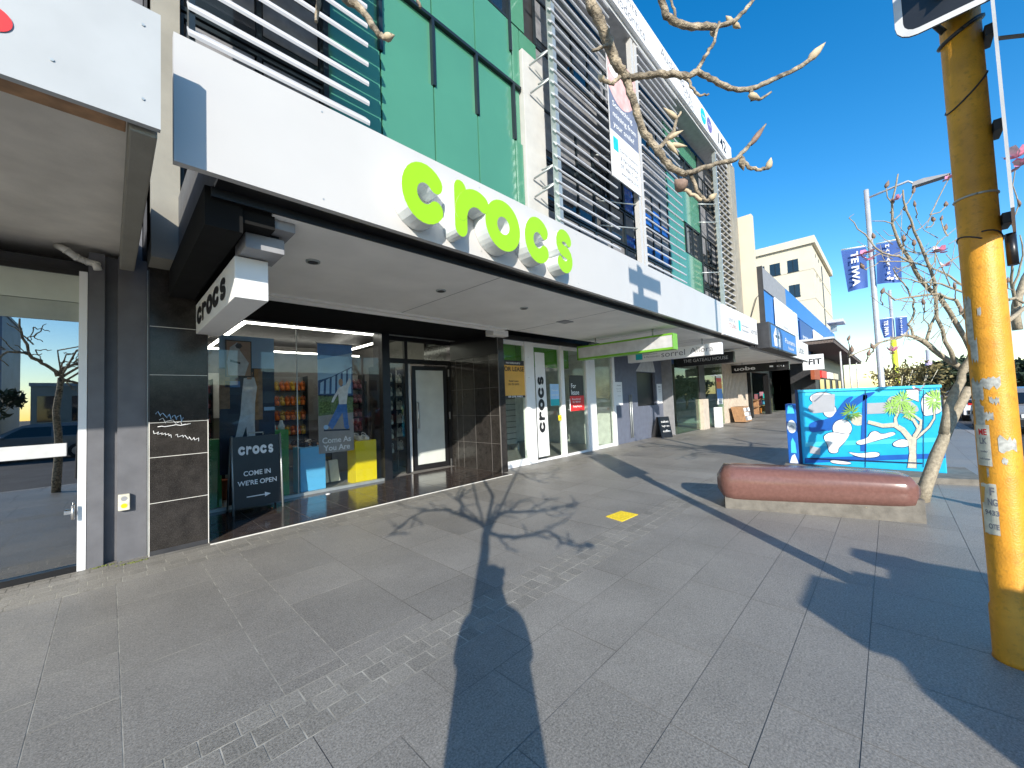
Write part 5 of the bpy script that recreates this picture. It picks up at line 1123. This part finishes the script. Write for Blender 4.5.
def branch(pts, r0, r1, m='bark', k=4, amp=.003, parent=st, knob=.2, name='branch'):
    if m == 'bark': r0, r1 = r0*.72, r1*.8
    p = wob(pts, k, amp); q = MB(); q.tube(p, taper(len(p), r0, r1), 8, knob=knob); q.build(name, m, parent); return p
def bud(p, d, r, l, m='palebud', parent=st, name='bud'):
    d = V(d).normalized(); q = MB(); q.tube([p-d*l*.1, p+d*l*.15, p+d*l*.45, p+d*l*.75, p+d*l], [r*.5, r, r*.95, r*.5, r*.08], 8); q.build(name, m, parent)
mainA = pxl([(588, -60), (590, 0), (598, 18), (604, 33), (611, 50), (619, 68), (627, 78)], 1.5, DB)
up = V((0, 0, 1))
branch([fork, fork+V((.55, .45, .45)), V((.25, .55, 3.12)), mainA[0]]+mainA[1:], .034, .023)
br1 = branch(pxl([(627, 78), (640, 76), (658, 74), (676, 74), (687, 77), (697, 72)], DB), .019, .016)
branch(pxl([(697, 72), (710, 78), (726, 87), (741, 91), (757, 87), (775, 79), (796, 69), (812, 58)], DB, 1.72), .016, .011); p = pxl([(810, 59), (824, 44)], 1.72); bud(p[0], p[1]-p[0], .017, .10)
branch(pxl([(697, 72), (705, 57), (714, 42), (719, 22)], DB, 1.6), .012, .006)
branch(pxl([(750, 89), (752, 100), (762, 99), (771, 92)], 1.67), .012, .005); p = pxl([(750, 95), (758, 98)], 1.66); bud(p[0], p[1]-p[0], .014, .05)
branch(pxl([(687, 77), (691, 87), (700, 96), (709, 94)], DB), .010, .005)
branch(pxl([(625, 76), (632, 96), (636, 112), (645, 133), (658, 151), (671, 167), (684, 174)], DB, 1.7), .023, .017)
branch(pxl([(684, 174), (700, 169), (715, 164), (736, 159), (747, 148)], 1.7, 1.78), .015, .012); branch(pxl([(747, 148), (757, 135), (766, 124)], 1.78), .011, .004)
p = pxl([(752, 143), (766, 124)], 1.78); bud(p[0], p[1]-p[0], .013, .11, 'bud')
branch(pxl([(740, 156), (749, 167), (760, 170), (770, 167), (771, 161)], 1.77), .012, .008); p = pxl([(768, 168), (771, 158)], 1.77); bud(p[0], p[1]-p[0], .014, .05)
p = pxl([(741, 160), (743, 168)], 1.77); bud(p[0], p[1]-p[0], .014, .05, 'bark')
branch(pxl([(690, 172), (697, 190), (705, 201), (713, 198)], 1.72), .011, .008); p = pxl([(710, 199), (716, 194)], 1.72); bud(p[0], p[1]-p[0], .014, .04)
branch(pxl([(682, 188), (691, 194), (702, 200)], 1.71), .009, .008, 'palebud'); p = pxl([(684, 188), (675, 180)], 1.71); bud(p[0], p[1]-p[0], .030, .055, 'bud', name='seed_pod')
branch(pxl([(657, 151), (668, 137), (674, 131), (677, 120), (681, 112)], 1.68), .013, .006)
for a, b in (((669, 138), (682, 131)), ((671, 145), (684, 146)), ((668, 143), (674, 150)), ((676, 118), (670, 113))): p = pxl([a, b], 1.68); bud(p[0], p[1]-p[0], .011, .07)
branch(pxl([(620, 76), (613, 84), (607, 82), (600, 77)], 1.6), .011, .008); p = pxl([(603, 80), (598, 75)], 1.6); bud(p[0], p[1]-p[0], .013, .03)
branch(pxl([(609, 46), (600, 47), (592, 51)], 1.55), .010, .007)
mB = pxl([(650, -60), (661, 0), (666, 16), (679, 25), (697, 27), (715, 27), (731, 23), (742, 14), (753, 0), (760, -20)], 1.8, 1.95)
branch([fork+V((.03, .02, -.1)), fork+V((.8, .3, .6)), mB[0]]+mB[1:6], .026, .018); branch(mB[5:], .016, .009)
branch(pxl([(676, 22), (674, 10), (670, -6)], 1.85), .010, .006)
for a, b in (((731, 22), (726, 16)), ((734, 24), (740, 28)), ((712, 30), (714, 37))): p = pxl([a, b], 1.92); bud(p[0], p[1]-p[0], .013, .04)
mC = pxl([(330, -60), (345, 0), (357, 5), (366, 16), (378, 34), (385, 38), (392, 36)], 1.35)
branch([fork, fork+V((.25, .55, .55)), mC[0]]+mC[1:], .022, .010); p = mC[-2:]; bud(p[0], p[1]-p[0], .014, .035)
mD = pxl([(322, -50), (319, 0), (317, 14), (316, 22)], 1.4); branch([fork+V((0, .05, .1)), fork+V((.0, .75, .5)), mD[0]]+mD[1:], .018, .007)
branch(pxl([(414, -8), (419, 2), (420, 8)], 1.4), .009, .006)
# branches known from the tree's shadow on the paving, lying about the trunk
sh = V((math.cos(AZ), math.sin(AZ), 0)); TE = math.tan(EL); base_s = t0.x*sh.x+t0.y*sh.y
def unshadow(px, py, a=0.):
    gnd = U(px, py, Z=0); s = gnd.x*sh.x+gnd.y*sh.y; z = (s-base_s-a)*TE; return gnd - sh*(z/TE) + V((0, 0, z))
def ub(pts, r0, r1, a0=0, a1=0):
    n = len(pts); branch([unshadow(*p, a0+(a1-a0)*i/(n-1)) for i, p in enumerate(pts)], r0*1.1, r1*1.15, amp=.02, k=3)
ub([(487, 531), (474, 520), (464, 516), (460, 500), (464, 488)], .05, .016, 0, -.3); ub([(466, 516), (448, 510), (424, 510), (404, 524), (386, 538)], .035, .010, 0, .2)
ub([(424, 510), (404, 506), (396, 500)], .015, .006); ub([(460, 502), (448, 494), (440, 491)], .02, .007); ub([(404, 524), (396, 527), (388, 520)], .012, .006); ub([(462, 496), (472, 489), (476, 486)], .016, .006)
ub([(487, 531), (491, 520), (502, 513), (522, 512), (545, 511), (565, 506), (578, 502)], .045, .012, 0, .3); ub([(489, 533), (500, 536), (524, 536), (548, 530), (560, 541), (575, 546), (590, 545)], .035, .013, 0, .2)
ub([(508, 512), (520, 500), (534, 497)], .02, .007); ub([(530, 511), (548, 499), (560, 498)], .02, .007); ub([(550, 529), (565, 520), (574, 512)], .018, .006); ub([(500, 537), (508, 548), (518, 551)], .018, .008, 0, .1); ub([(565, 507), (576, 508), (580, 502)], .012, .006); ub([(491, 520), (497, 506), (512, 500)], .022, .008)
ub([(540, 511), (552, 516), (570, 513)], .015, .006); ub([(560, 541), (556, 549)], .012, .006)
rgT = random.Random(5)
for (x, y) in ((452, 512), (440, 510), (428, 510), (414, 517), (400, 528), (392, 534), (461, 506), (460, 496), (463, 490), (500, 514), (512, 512), (524, 512), (536, 511), (552, 508), (566, 505), (510, 536), (530, 535), (544, 531), (556, 537), (570, 544), (530, 500), (545, 500), (496, 512), (505, 504), (575, 503), (586, 545)):
    for k in range(2):
        a = rgT.uniform(0, 2*PI); l = rgT.uniform(7, 20); ub([(x, y), (x+.5*l*math.cos(a)+rgT.uniform(-2, 2), y+.3*l*math.sin(a)), (x+l*math.cos(a), y+.6*l*math.sin(a))], .013, .008)
p = [unshadow(586, 545), unshadow(592, 545)]; bud(p[0], p[1]-p[0], .04, .09, 'bud', name='seed_pod')

# leaning magnolia behind the bench
mg = thing('magnolia_tree', U(925, 503, D=5.2), 'leaning pale barked magnolia with dark buds and pink flowers behind the bench', 'tree')
r5 = lambda pts, d0=5.2, d1=5.2: pxl(pts, d0, d1)
LP = []
def limb(pts, r0, r1, d0=5.2, d1=5.2, k=2, amp=.012, name='branch'):
    LP.extend((x, y, d0+(d1-d0)*i/max(len(pts)-1, 1)) for i, (x, y) in enumerate(pts))
    return branch(r5(pts, d0, d1), r0*(1 if name == 'trunk' else .72), r1*.8, 'darkbark', k, amp, mg, .08, name)
limb([(921, 502), (931, 470), (942, 441), (955, 413), (969, 388)], .075, .06, amp=.0, name='trunk'); limb([(944, 434), (949, 406), (960, 381), (966, 366), (972, 352)], .055, .042, 5.2, 5.1, name='trunk')
limb([(965, 372), (957, 366), (942, 356), (928, 346), (915, 337)], .055, .036); limb([(916, 338), (905, 335), (900, 337), (880, 343), (860, 351), (848, 356)], .026, .010)
limb([(915, 337), (913, 334), (908, 325), (914, 312), (914, 300), (908, 290), (898, 278), (893, 268)], .022, .008); limb([(926, 344), (930, 330), (935, 318), (937, 306), (933, 296), (930, 288), (931, 279)], .026, .009)
limb([(930, 330), (924, 318), (922, 304)], .012, .005); limb([(880, 343), (872, 352), (866, 362)], .012, .005); limb([(955, 364), (946, 340), (938, 318), (934, 282), (924, 255), (914, 232), (906, 210), (903, 190)], .035, .010, 5.1, 4.6)
limb([(972, 352), (958, 325), (940, 300), (922, 280), (910, 262), (899, 245), (893, 224), (892, 203), (898, 174)], .045, .009, 5.1, 4.7); limb([(893, 224), (884, 222), (872, 221)], .010, .005, 4.7, 4.7); limb([(893, 222), (899, 214), (904, 208)], .009, .004, 4.7, 4.7)
limb([(910, 262), (899, 257), (882, 253), (870, 241), (858, 229), (849, 218)], .018, .006, 4.7, 4.7); limb([(882, 253), (872, 258), (866, 254)], .008, .004, 4.7, 4.7); limb([(849, 218), (854, 214)], .006, .003, 4.7, 4.7)
limb([(975, 330), (955, 300), (938, 293), (915, 297), (895, 300), (885, 292)], .03, .008, 5.0, 4.8); limb([(975, 300), (950, 286), (930, 283), (910, 280), (900, 278)], .02, .006, 4.9, 4.8)
limb([(970, 290), (948, 275), (930, 268), (910, 262), (880, 262), (868, 268)], .018, .005, 4.9, 4.8); limb([(966, 250), (950, 262), (938, 270), (928, 283)], .012, .006, 4.7, 4.7); limb([(924, 255), (935, 245), (948, 236), (958, 226)], .010, .004, 4.6, 4.6)
limb([(914, 232), (924, 226), (930, 215), (926, 228)], .008, .004, 4.6, 4.6); limb([(930, 268), (936, 255), (938, 240)], .009, .004, 4.6, 4.6); limb([(950, 286), (940, 262), (932, 250)], .01, .004, 4.7, 4.7); limb([(958, 325), (965, 318), (970, 310)], .012, .008)
limb([(985, 340), (1005, 322), (1020, 312), (1035, 300)], .05, .03, 5.4, 5.6); limb([(1018, 330), (1016, 306), (1021, 286), (1030, 270)], .075, .05, 5.8, 5.8); limb([(1016, 306), (1010, 282), (1013, 262), (1016, 236)], .03, .008, 5.6, 5.2)
limb([(1012, 290), (1018, 275), (1024, 255), (1020, 235)], .02, .008, 5.4, 5.2); limb([(1008, 300), (1015, 298), (1024, 303)], .03, .02, 5.5, 5.5)
limb([(1016, 236), (1010, 222), (1018, 205), (1014, 185), (1016, 165)], .012, .006, 5.1, 4.9)
rg = random.Random(11)
for i in range(60):     # thin side twigs
    x, y = rg.uniform(888, 955), rg.uniform(235, 340); a = rg.uniform(0, 2*PI); l = rg.uniform(14, 42)
    pts = [(x, y), (x+l*.5*math.cos(a)+rg.uniform(-4, 4), y+l*.5*math.sin(a)), (x+l*math.cos(a), y+l*math.sin(a)-4)]
    limb(pts, .007, .003, 4.85, 4.85, 1, .01)
for (x, y) in ((886, 187), (913, 193), (915, 206), (909, 229), (934, 221), (941, 220), (945, 230), (946, 206), (948, 180), (914, 245), (904, 241), (882, 293), (924, 304), (863, 268), (868, 355), (873, 348), (848, 340), (852, 352), (955, 288), (893, 203), (874, 238), (960, 312), (1008, 282), (1013, 262), (1020, 205), (905, 210)):
    nx_, ny_, nd_ = min(LP, key=lambda q_: (q_[0]-x)**2+(q_[1]-y-6)**2); pp = [U(nx_, ny_, D=nd_), U((nx_+x)/2+rg.uniform(-2, 2), (ny_+y)/2+2, D=(nd_+4.75)/2), U(x, y, D=4.75)]
    branch(pp, .007, .005, 'darkbark', 2, .006, mg, .08)
    p = r5([(x, y), (x+rg.uniform(-2, 2), y-4)], 4.75, 4.75); bud(p[0], p[1]-p[0], rg.uniform(.014, .022), rg.uniform(.06, .09), 'bud', mg)
def flower(x, y, d, s=1.0, pale=False):
    c = U(x, y, D=d); q = MB()
    for i in range(7):
        a = 2*PI*i/7+rg.uniform(-.3, .3); r_ = s*rg.uniform(.06, .1); lift = rg.uniform(-.03, .1)*s
        dv = V((math.cos(a), math.sin(a), 0)); sd = V((-math.sin(a), math.cos(a), 0)); e = c+dv*r_+V((0, 0, lift)); md_ = c+dv*r_*.55+V((0, 0, lift*.4))
        q.add([c, md_+sd*.035*s, e+sd*.02*s, e-sd*.02*s, md_-sd*.035*s], [(0, 1, 2, 3, 4)], i % 2, True)
    q.build('flower', ['petal', 'petalpale'], mg)
for f_ in ((865, 254, 4.7, 1.1), (869, 259, 4.7, .9), (940, 252, 4.6, 1.0), (1017, 158, 4.8, 1.3), (1021, 166, 4.8, 1.1), (897, 200, 4.7, .6), (945, 266, 4.7, .7), (893, 352, 5.2, .8), (948, 179, 4.7, .6), (918, 390, 6, .8)): flower(*f_)
# leafy far trees
def leafy(base, h, rx, ry, n, m, label, name='far_tree', seed=0, leaf=.16, trunk_h=None, cat='tree', trunkm='darkbark', group=None):
    rg = random.Random(seed); base = V(base); t = thing(name, base, label, cat, group); th = trunk_h or h*.4
    q = MB(); q.tube([base, base+V((.05, .03, th*.5)), base+V((0, 0, th))], [.14*h/5, .11*h/5, .08*h/5], 8)
    cl = []
    for i in range(14):
        d = V((rg.uniform(-1, 1), rg.uniform(-1, 1), rg.uniform(-.75, 1))); d = d.normalized()*rg.uniform(.35, .95); c = base+V((d.x*rx, d.y*ry, th+(h-th)*.5+d.z*(h-th)*.5)); cl.append((c, rg.uniform(.22, .42)))
        q.tube([base+V((0, 0, th*rg.uniform(.6, 1))), (base+V((0, 0, th))).lerp(c, .6)+V((0, 0, -.1)), c], [.05*h/5, .03*h/5, .01], 5)
    q.build('trunk', trunkm, t); q = MB()
    for i in range(n):
        c, r_ = rg.choice(cl); d = V((rg.gauss(0, 1), rg.gauss(0, 1), rg.gauss(0, .8))).normalized()*rg.random()**.4; p = c+V((d.x*r_*rx*1.2, d.y*r_*ry*1.2, d.z*r_*(h-th)*.6))
        a = V((rg.gauss(0, 1), rg.gauss(0, 1), rg.gauss(0, 1))).normalized(); b = a.orthogonal().normalized(); s = leaf*rg.uniform(.6, 1.3)
        q.add([p-a*s, p+b*s*.45, p+a*s, p-b*s*.45], [(0, 1, 2, 3)], 0)
    q.build('crown', m, t); return t
def grd(px, X): r = ray(px, 402); return V((X, X*r.y/r.x, 0))
for i, (px, X, h, r_, m, l) in enumerate(((898, 24, 2.75, 1.3, 'leafA', 'olive brown bushy tree just left of the lilac pole'), (916, 25, 2.8, 1.2, 'leafA', 'olive brown bushy tree just right of the lilac pole'))):
    leafy(grd(px, X), h, r_, r_, 520, m, l, seed=i+20, leaf=.10, trunk_h=.8, trunkm='muralbark')
for i, (px, X, h, r_, l) in enumerate(((945, 34, 2.9, 2.0, 'nearest dark evergreen behind the leaning magnolia'), (962, 42, 3.5, 2.4, 'taller dark evergreen behind the forked trunk'), (992, 48, 3.7, 2.8, 'wide dark evergreen half hidden by the yellow pole'), (1022, 40, 3.1, 2.2, 'dark evergreen at the right edge past the yellow pole'))):
    leafy(grd(px, X), h, r_, r_, 1400, 'leafB', l, seed=i+40, leaf=.22, trunk_h=1.1)
# =================================================================== CARS
def car(loc, rz, paint, label, group, h=1.5, boxy=False):
    t = thing('parked_car', (0, 0, 0), label, 'car', group); Lc, W = 4.1, 1.72
    low = [(-2.05, .30), (-2.05, .72), (-2.0, .92), (1.05, .95), (1.85, .80), (2.05, .62), (2.05, .28)]
    def shell(prof, hw0, hw1, z0, z1, mi=0, mb=None):
        mb = mb or MB(); wz = lambda z: hw0+(hw1-hw0)*(z-z0)/(z1-z0); n = len(prof)
        for sgn in (-1, 1): mb.add([(x, sgn*wz(z), z) for x, z in prof], [tuple(range(n)) if sgn < 0 else tuple(range(n))[::-1]], mi)
        mb.add([(x, -wz(z), z) for x, z in prof]+[(x, wz(z), z) for x, z in prof], [(i, (i+1) % n, n+(i+1) % n, n+i) for i in range(n)], mi); return mb
    bd = shell(low, W/2, W/2*.96, .28, .95)
    cab = [(-1.95, .90), (-1.80, h-.08), (-1.55, h), (-.1, h+.01), (.25, h-.05), (1.15, .90)] if boxy else [(-1.75, .90), (-1.1, h-.05), (-.8, h), (-.1, h), (.2, h-.05), (1.15, .90)]
    shell(cab, W/2*.95, W/2*.76, .9, h, 0, bd); body = bd.build('body', paint, t)
    wz = lambda z: W/2*(.95+(.76-.95)*(z-.9)/(h-.9))+.006
    wn = MB()
    for sgn in (-1, 1):
        for (xa, xb, xc, xd) in ((-1.62 if boxy else -1.35, -.62, -.62, -1.52 if boxy else -1.0), (-.52, .78, .22, -.52)):
            wn.add([(xa, sgn*wz(.98), .98), (xb, sgn*wz(.98), .98), (xc, sgn*wz(h-.13), h-.13), (xd, sgn*wz(h-.13), h-.13)], [(0, 1, 2, 3)])
    dx = .012; fx0, fx1 = 1.08, .33
    wn.add([(fx0+dx, -.68, .97), (fx0+dx, .68, .97), (fx1+dx, .58, h-.10), (fx1+dx, -.58, h-.10)], [(0, 1, 2, 3)])
    rx0, rx1 = (-1.935, -1.84) if boxy else (-1.72, -1.18); wn.add([(rx0-dx, -.66, 1.0), (rx0-dx, .66, 1.0), (rx1-dx, .56, h-.14), (rx1-dx, -.56, h-.14)], [(0, 1, 2, 3)])
    wn.build('window', 'carglass', t)
    for sx in (-1.28, 1.30):
        for sy in (-1, 1):
            q = MB(); y0, y1 = sy*(W/2-.2), sy*(W/2+.01); q.cyl((sx, y0, .31), (sx, y1, .31), .31, 20); wo = q.build('wheel', 'rubber', t)
            q = MB(); q.cyl((sx, y1-sy*.002, .31), (sx, y1+sy*.012, .31), .19, 14); q.build('rim', 'chrome', wo)
    for sy in (-1, 1):
        q = MB(); q.box(2.0, 2.062, sy*.50-.16, sy*.50+.16, .62, .74); q.build('headlight', 'lens', t)
        q = MB(); q.box(-2.065, -2.0, sy*.62-.1, sy*.62+.1, .72, .92); q.build('tail_light', 'tail', t)
        q = MB(); q.ell((.72, sy*(W/2+.08), 1.0), .07, .1, .07); q.build('mirror', paint, t)
    q = MB(); q.box(2.02, 2.07, -.7, .7, .3, .45); q.box(-2.08, -2.02, -.75, .75, .32, .5); q.build('bumper', 'black', t)
    q = MB(); q.box(-2.09, -2.066, -.22, .22, .55, .66); q.build('number_plate', 'white2', t)
    t.location = loc; t.rotation_euler = (0, 0, rz); return t
CZ = -.135
car((2.45, -3.1, CZ), 0, 'cargrey', 'grey boxy hatchback parked at the kerb beside the yellow pole', 'cars parked along the street', 1.60, True)
rr_ = thing('shadow_luggage', (2.2, -2.9, 1.5), 'unseen luggage added on the grey hatchback roof to jag its shadow', 'luggage')  # unseen bags added to give the car's cast shadow a jagged outline
for (x, y, w, h_) in ((1.05, -2.6, .62, .24), (1.75, -2.6, .26, .10), (2.35, -2.6, .24, .12)):
    q = MB(); q.bbox(x-w/2, x+w/2, y-.2, y+.2, 1.48, 1.48+h_, .02); q.build('shadow_bag', 'coat', rr_)
c1 = car((21.5, -3.05, CZ), 0, 'cargrey', 'grey hatchback parked at the kerb past the yellow pole, nearer than the white car', 'cars parked along the street')
c2_ = car((28, -3.1, CZ), 0, 'carwhite', 'white car parked farther along the kerb past a grey hatchback', 'cars parked along the street')
car((-2.2, -13.8, CZ), PI, 'cargrey', 'grey hatchback parked across the street, reflected in the left window', 'cars parked along the street', 1.5, True)
car((-9, -13.8, CZ), PI, 'cargrey', 'grey car parked across the street, reflected in the left window', 'cars parked along the street')
car((6.5, -13.8, CZ), PI, 'carblue', 'blue car parked across the street facing the corner shop', 'cars parked along the street'); car((15, -13.8, CZ), PI, 'carred', 'red car parked across the street facing the vacant shop', 'cars parked along the street')
# =================================================================== ACROSS THE STREET (seen in the glass)
def block(x0, x1, y, d, h, m, label, nx_, nz, name='building'):
    t = thing(name, ((x0+x1)/2, y, 0), label, 'building'); q = MB(); q.box(x0, x1, y-d, y, -.02, h); q.box(x0-.1, x1+.1, y-d-.1, y+.1, h, h+.3, 1); q.build('wall', [m, 'midgrey'], t)
    for j in range(nz):
        for i in range(nx_):
            w = (x1-x0)/nx_; a = x0+w*i+w*.18; hh = h/nz; q = MB(); q.box(a, a+w*.64, y-.02, y+.04, hh*j+hh*.28, hh*j+hh*.8); q.build('window', 'glassup', t)
    return t
block(-16, -7.6, -52, 12, 12.5, 'towerblue', 'dark blue grey tower across the street reflected in the left window', 6, 5)
block(-5, 12, -44, 10, 4.6, 'lowbrick', 'low brown shop row across the street reflected in the glass', 8, 1)
block(13, 34, -42, 12, 6.2, 'cream', 'pale two storey building across the street', 9, 2)
block(-50, -30, -60, 12, 5.5, 'lowbrick', 'long low brick shop far across the street to the left', 8, 1); block(36, 75, -40, 12, 8, 'towerblue', 'blue grey office far across the street to the right', 12, 2)
for i, (x, y) in enumerate(((-4.2, -20), (3.5, -20), (11, -20))): leafy((x, y, 0), 3.4+.5*i, 1.5, 1.5, 700, 'leafB', ('nearest', 'middle', 'farthest')[i]+' evergreen across the street in the reflected row', seed=60+i, leaf=.18, trunk_h=1.3, name='street_tree')
# =================================================================== PHOTOGRAPHER
fw = V((math.cos(AZ), math.sin(AZ), 0)); rt = V((fw.y, -fw.x, 0))
def skinmesh(name, verts, edges, radii, parent, mats, matfn, sub=2):
    me = bpy.data.meshes.new(name); me.from_pydata(verts, edges, []); o = bpy.data.objects.new(name, me); COL.objects.link(o)
    md = o.modifiers.new('s', 'SKIN'); md.use_smooth_shade = True; me.skin_vertices or o.data
    for i, r_ in enumerate(radii):
        sv = me.skin_vertices[0].data[i]; sv.radius = r_ if isinstance(r_, tuple) else (r_, r_); sv.use_root = (i == 0)
    s = o.modifiers.new('d', 'SUBSURF'); s.levels = s.render_levels = sub
    dg = bpy.context.evaluated_depsgraph_get(); nm = bpy.data.meshes.new_from_object(o.evaluated_get(dg)); bpy.data.objects.remove(o)
    for m in mats: nm.materials.append(M[m])
    for p in nm.polygons: p.material_index = matfn(p.center); p.use_smooth = True
    o = bpy.data.objects.new(name, nm); COL.objects.link(o); o.parent = parent; return o
pr = V((0, 0, 0))-fw*.40-rt*.035; pe = thing('person', pr, 'person in a long dark coat holding up a phone on the pavement', 'person')
PS = .985
Lp = lambda f_, r_, z: fw*f_+rt*r_+V((0, 0, z*PS))
vs, es, rs = [], [], []
def j(p, r_, par=None):
    vs.append(p); rs.append(r_); i = len(vs)-1
    if par is not None: es.append((par, i))
    return i
hip = j(Lp(0, 0, .95), (.16, .12)); ch_ = j(Lp(0, 0, 1.22), (.16, .12), hip); sh_ = j(Lp(.02, 0, 1.42), (.12, .10), ch_); nk = j(Lp(.03, 0, 1.50), .055, sh_); hd0 = j(Lp(.05, 0, 1.58), (.075, .085), nk); hd1 = j(Lp(.05, 0, 1.66), (.08, .092), hd0); hd2 = j(Lp(.04, 0, 1.735), (.05, .06), hd1)
for s in (-1, 1):
    k1 = j(Lp(0, s*.10, .86), .095, hip); kn = j(Lp(.01, s*.12, .48), .065, k1); an = j(Lp(-.02, s*.13, .09), .045, kn); tt_ = j(Lp(.14, s*.15, .035), .036, an)
    sl_ = j(Lp(.01, s*.175, 1.38), .062, sh_); el = j(Lp(.10, s*.205, 1.16), .048, sl_); wr = j(Lp(.27, s*.085, 1.36), .030, el); hn = j(Lp(.33, s*.06, 1.43), .030, wr)
    for fi, (dz, l) in enumerate(((.035, .055), (.015, .062), (-.008, .058), (-.03, .045))): a = j(Lp(.355, s*.072-.0*fi, 1.465+dz*.5), .009, hn); b = j(Lp(.375, s*(.060-.012*fi), 1.49+dz*.4), .008, a); j(Lp(.378, s*(.045-.012*fi), 1.505+l*.2), .007, b)
    a = j(Lp(.33, s*.05, 1.475), .010, hn); j(Lp(.345, s*.04, 1.512), .008, a)
def pm(c): 
    z = c.z
    return 0 if (z > 1.40) else 1
skinmesh('body', [v for v in vs], es, rs, pe, ['skin', 'coat'], pm)
q = MB(); n = 28; levels = ((1.44, .11, .10), (1.38, .18, .125), (1.2, .215, .14), (1.0, .22, .14), (.75, .225, .15), (.45, .23, .16), (.30, .235, .17))
vv = [pr+fw*(b*math.sin(2*PI*i/n))+rt*(a*math.cos(2*PI*i/n))+V((0, 0, z*PS)) for z, a, b in levels for i in range(n)]
q.add(vv, [(k*n+i, k*n+(i+1) % n, (k+1)*n+(i+1) % n, (k+1)*n+i) for k in range(len(levels)-1) for i in range(n)], 0, True); q.build('coat', 'coat', pe)
q = MB(); hc = pr+Lp(.035, 0, 1.665); q.ell(hc+V((0, 0, .02))-fw*.03, .095, .10, .115, 0, 16, 10); q.build('hair', 'hair', pe)
q = MB(); fc_ = pr+Lp(.05, 0, 1.62)
for s in (-1, 1): q.ell(fc_+fw*.082+rt*s*.032+V((0, 0, .02)), .012, .012, .009, 0, 8, 5)
q.build('eye', 'white2', pe); q = MB(); q.tube([fc_+fw*.085+V((0, 0, .02)), fc_+fw*.108-V((0, 0, .015)), fc_+fw*.088-V((0, 0, .022))], [.008, .014, .01], 8); q.tube([fc_+fw*.082-rt*.022-V((0, 0, .05)), fc_+fw*.09-V((0, 0, .05)), fc_+fw*.082+rt*.022-V((0, 0, .05))], .006, 6)
q.build('nose_and_mouth', 'skin', pe); q = MB()
for s in (-1, 1): q.ell(fc_+rt*s*.085, .018, .012, .03, 0, 8, 6)
q.build('ear', 'skin', pe)
ph = thing('smartphone', (0, 0, 1.5), 'dark smartphone held up by the person in the dark coat', 'phone'); q = MB(); q.obox(V((0, 0, 1.512))-fw*.035-rt*.082, rt*.164, fw*.008, V((0, 0, .076))); q.build('body', 'black', ph)
# litter
q = MB(); c = U(328, 494, Z=.016); q.ell(c, .045, .03, .012, 0, 7, 4); tag(q.build('litter', 'dirt'), 'crumpled white litter on the dark entry tiles below the window', 'litter')
q = MB(); c = U(272, 508, Z=.016); q.ell(c, .014, .014, .012, 0, 8, 5); tag(q.build('litter', 'clogo'), 'tiny orange scrap beside the foot of the sidewalk sign', 'litter')
q = MB(); c = U(175, 548, Z=.0); q.prism([c, c+V((.05, -.05, 0)), c+V((.05, -.02, .09)), c+V((.02, 0, .09))], (.012, .012, 0)); tag(q.build('litter', 'paper'), 'scrap of pale card leaning at the foot of the black pillar', 'litter')
for (px, py, l) in ((102, 566, 'mossy tuft at the base of the grey panel beside the door frame'), (132, 562, 'mossy tuft at the base of the grey panel below the socket')):
    q = MB(); c = U(px, py, Z=0)
    for i in range(26): p = c+V((random.gauss(0, .05), random.gauss(-.02, .015), 0)); q.ell(p, random.uniform(.006, .014), random.uniform(.006, .014), .008, 0, 6, 4)
    tag(q.build('moss', 'moss'), l, 'moss')
# =================================================================== LIGHT, WORLD, CAMERA
w = bpy.data.worlds.new('World'); SC.world = w; w.use_nodes = True; nt = w.node_tree; nt.nodes.clear()
out = nt.nodes.new('ShaderNodeOutputWorld'); bg_ = nt.nodes.new('ShaderNodeBackground'); sky = nt.nodes.new('ShaderNodeTexSky')
sky.sky_type = 'NISHITA'; sky.sun_disc = False; sky.sun_elevation = EL; sky.sun_rotation = math.atan2(-SUNV.x, -SUNV.y); sky.air_density = 1.0; sky.dust_density = .2; sky.ozone_density = 1.8
hs_ = nt.nodes.new('ShaderNodeHueSaturation'); hs_.inputs['Saturation'].default_value = 1.45
nt.links.new(sky.outputs[0], hs_.inputs['Color']); nt.links.new(hs_.outputs[0], bg_.inputs[0]); bg_.inputs[1].default_value = .15; nt.links.new(bg_.outputs[0], out.inputs[0])
sl_ = bpy.data.lights.new('sun', 'SUN'); sl_.energy = 3.9; sl_.angle = math.radians(.5); sl_.color = (1, .94, .84); so_ = bpy.data.objects.new('sun', sl_); COL.objects.link(so_); so_.rotation_euler = SUNV.to_track_quat('-Z', 'Y').to_euler()
cam = bpy.data.cameras.new('camera'); cam.sensor_width = 36; cam.lens = F/1024*36; cam.clip_start = .01; cam.clip_end = 3000
co_ = bpy.data.objects.new('camera', cam); COL.objects.link(co_)
R3 = Matrix((Xc, Yc, Zc))     # rows: world axes in camera (right, down, fwd) coords
rgt = R3 @ V((1, 0, 0)); dwn = R3 @ V((0, 1, 0)); fwd = R3 @ V((0, 0, 1))
mw = Matrix(((rgt.x, -dwn.x, -fwd.x), (rgt.y, -dwn.y, -fwd.y), (rgt.z, -dwn.z, -fwd.z))).to_4x4(); mw.translation = EYE; co_.matrix_world = mw
SC.camera = co_
vs_ = SC.view_settings; vs_.view_transform = 'Standard'; vs_.look = 'None'; vs_.exposure = .78; vs_.gamma = 1; vs_.use_curve_mapping = False
SC.cycles.max_bounces = 10; SC.cycles.transparent_max_bounces = 16; SC.cycles.use_denoising = True
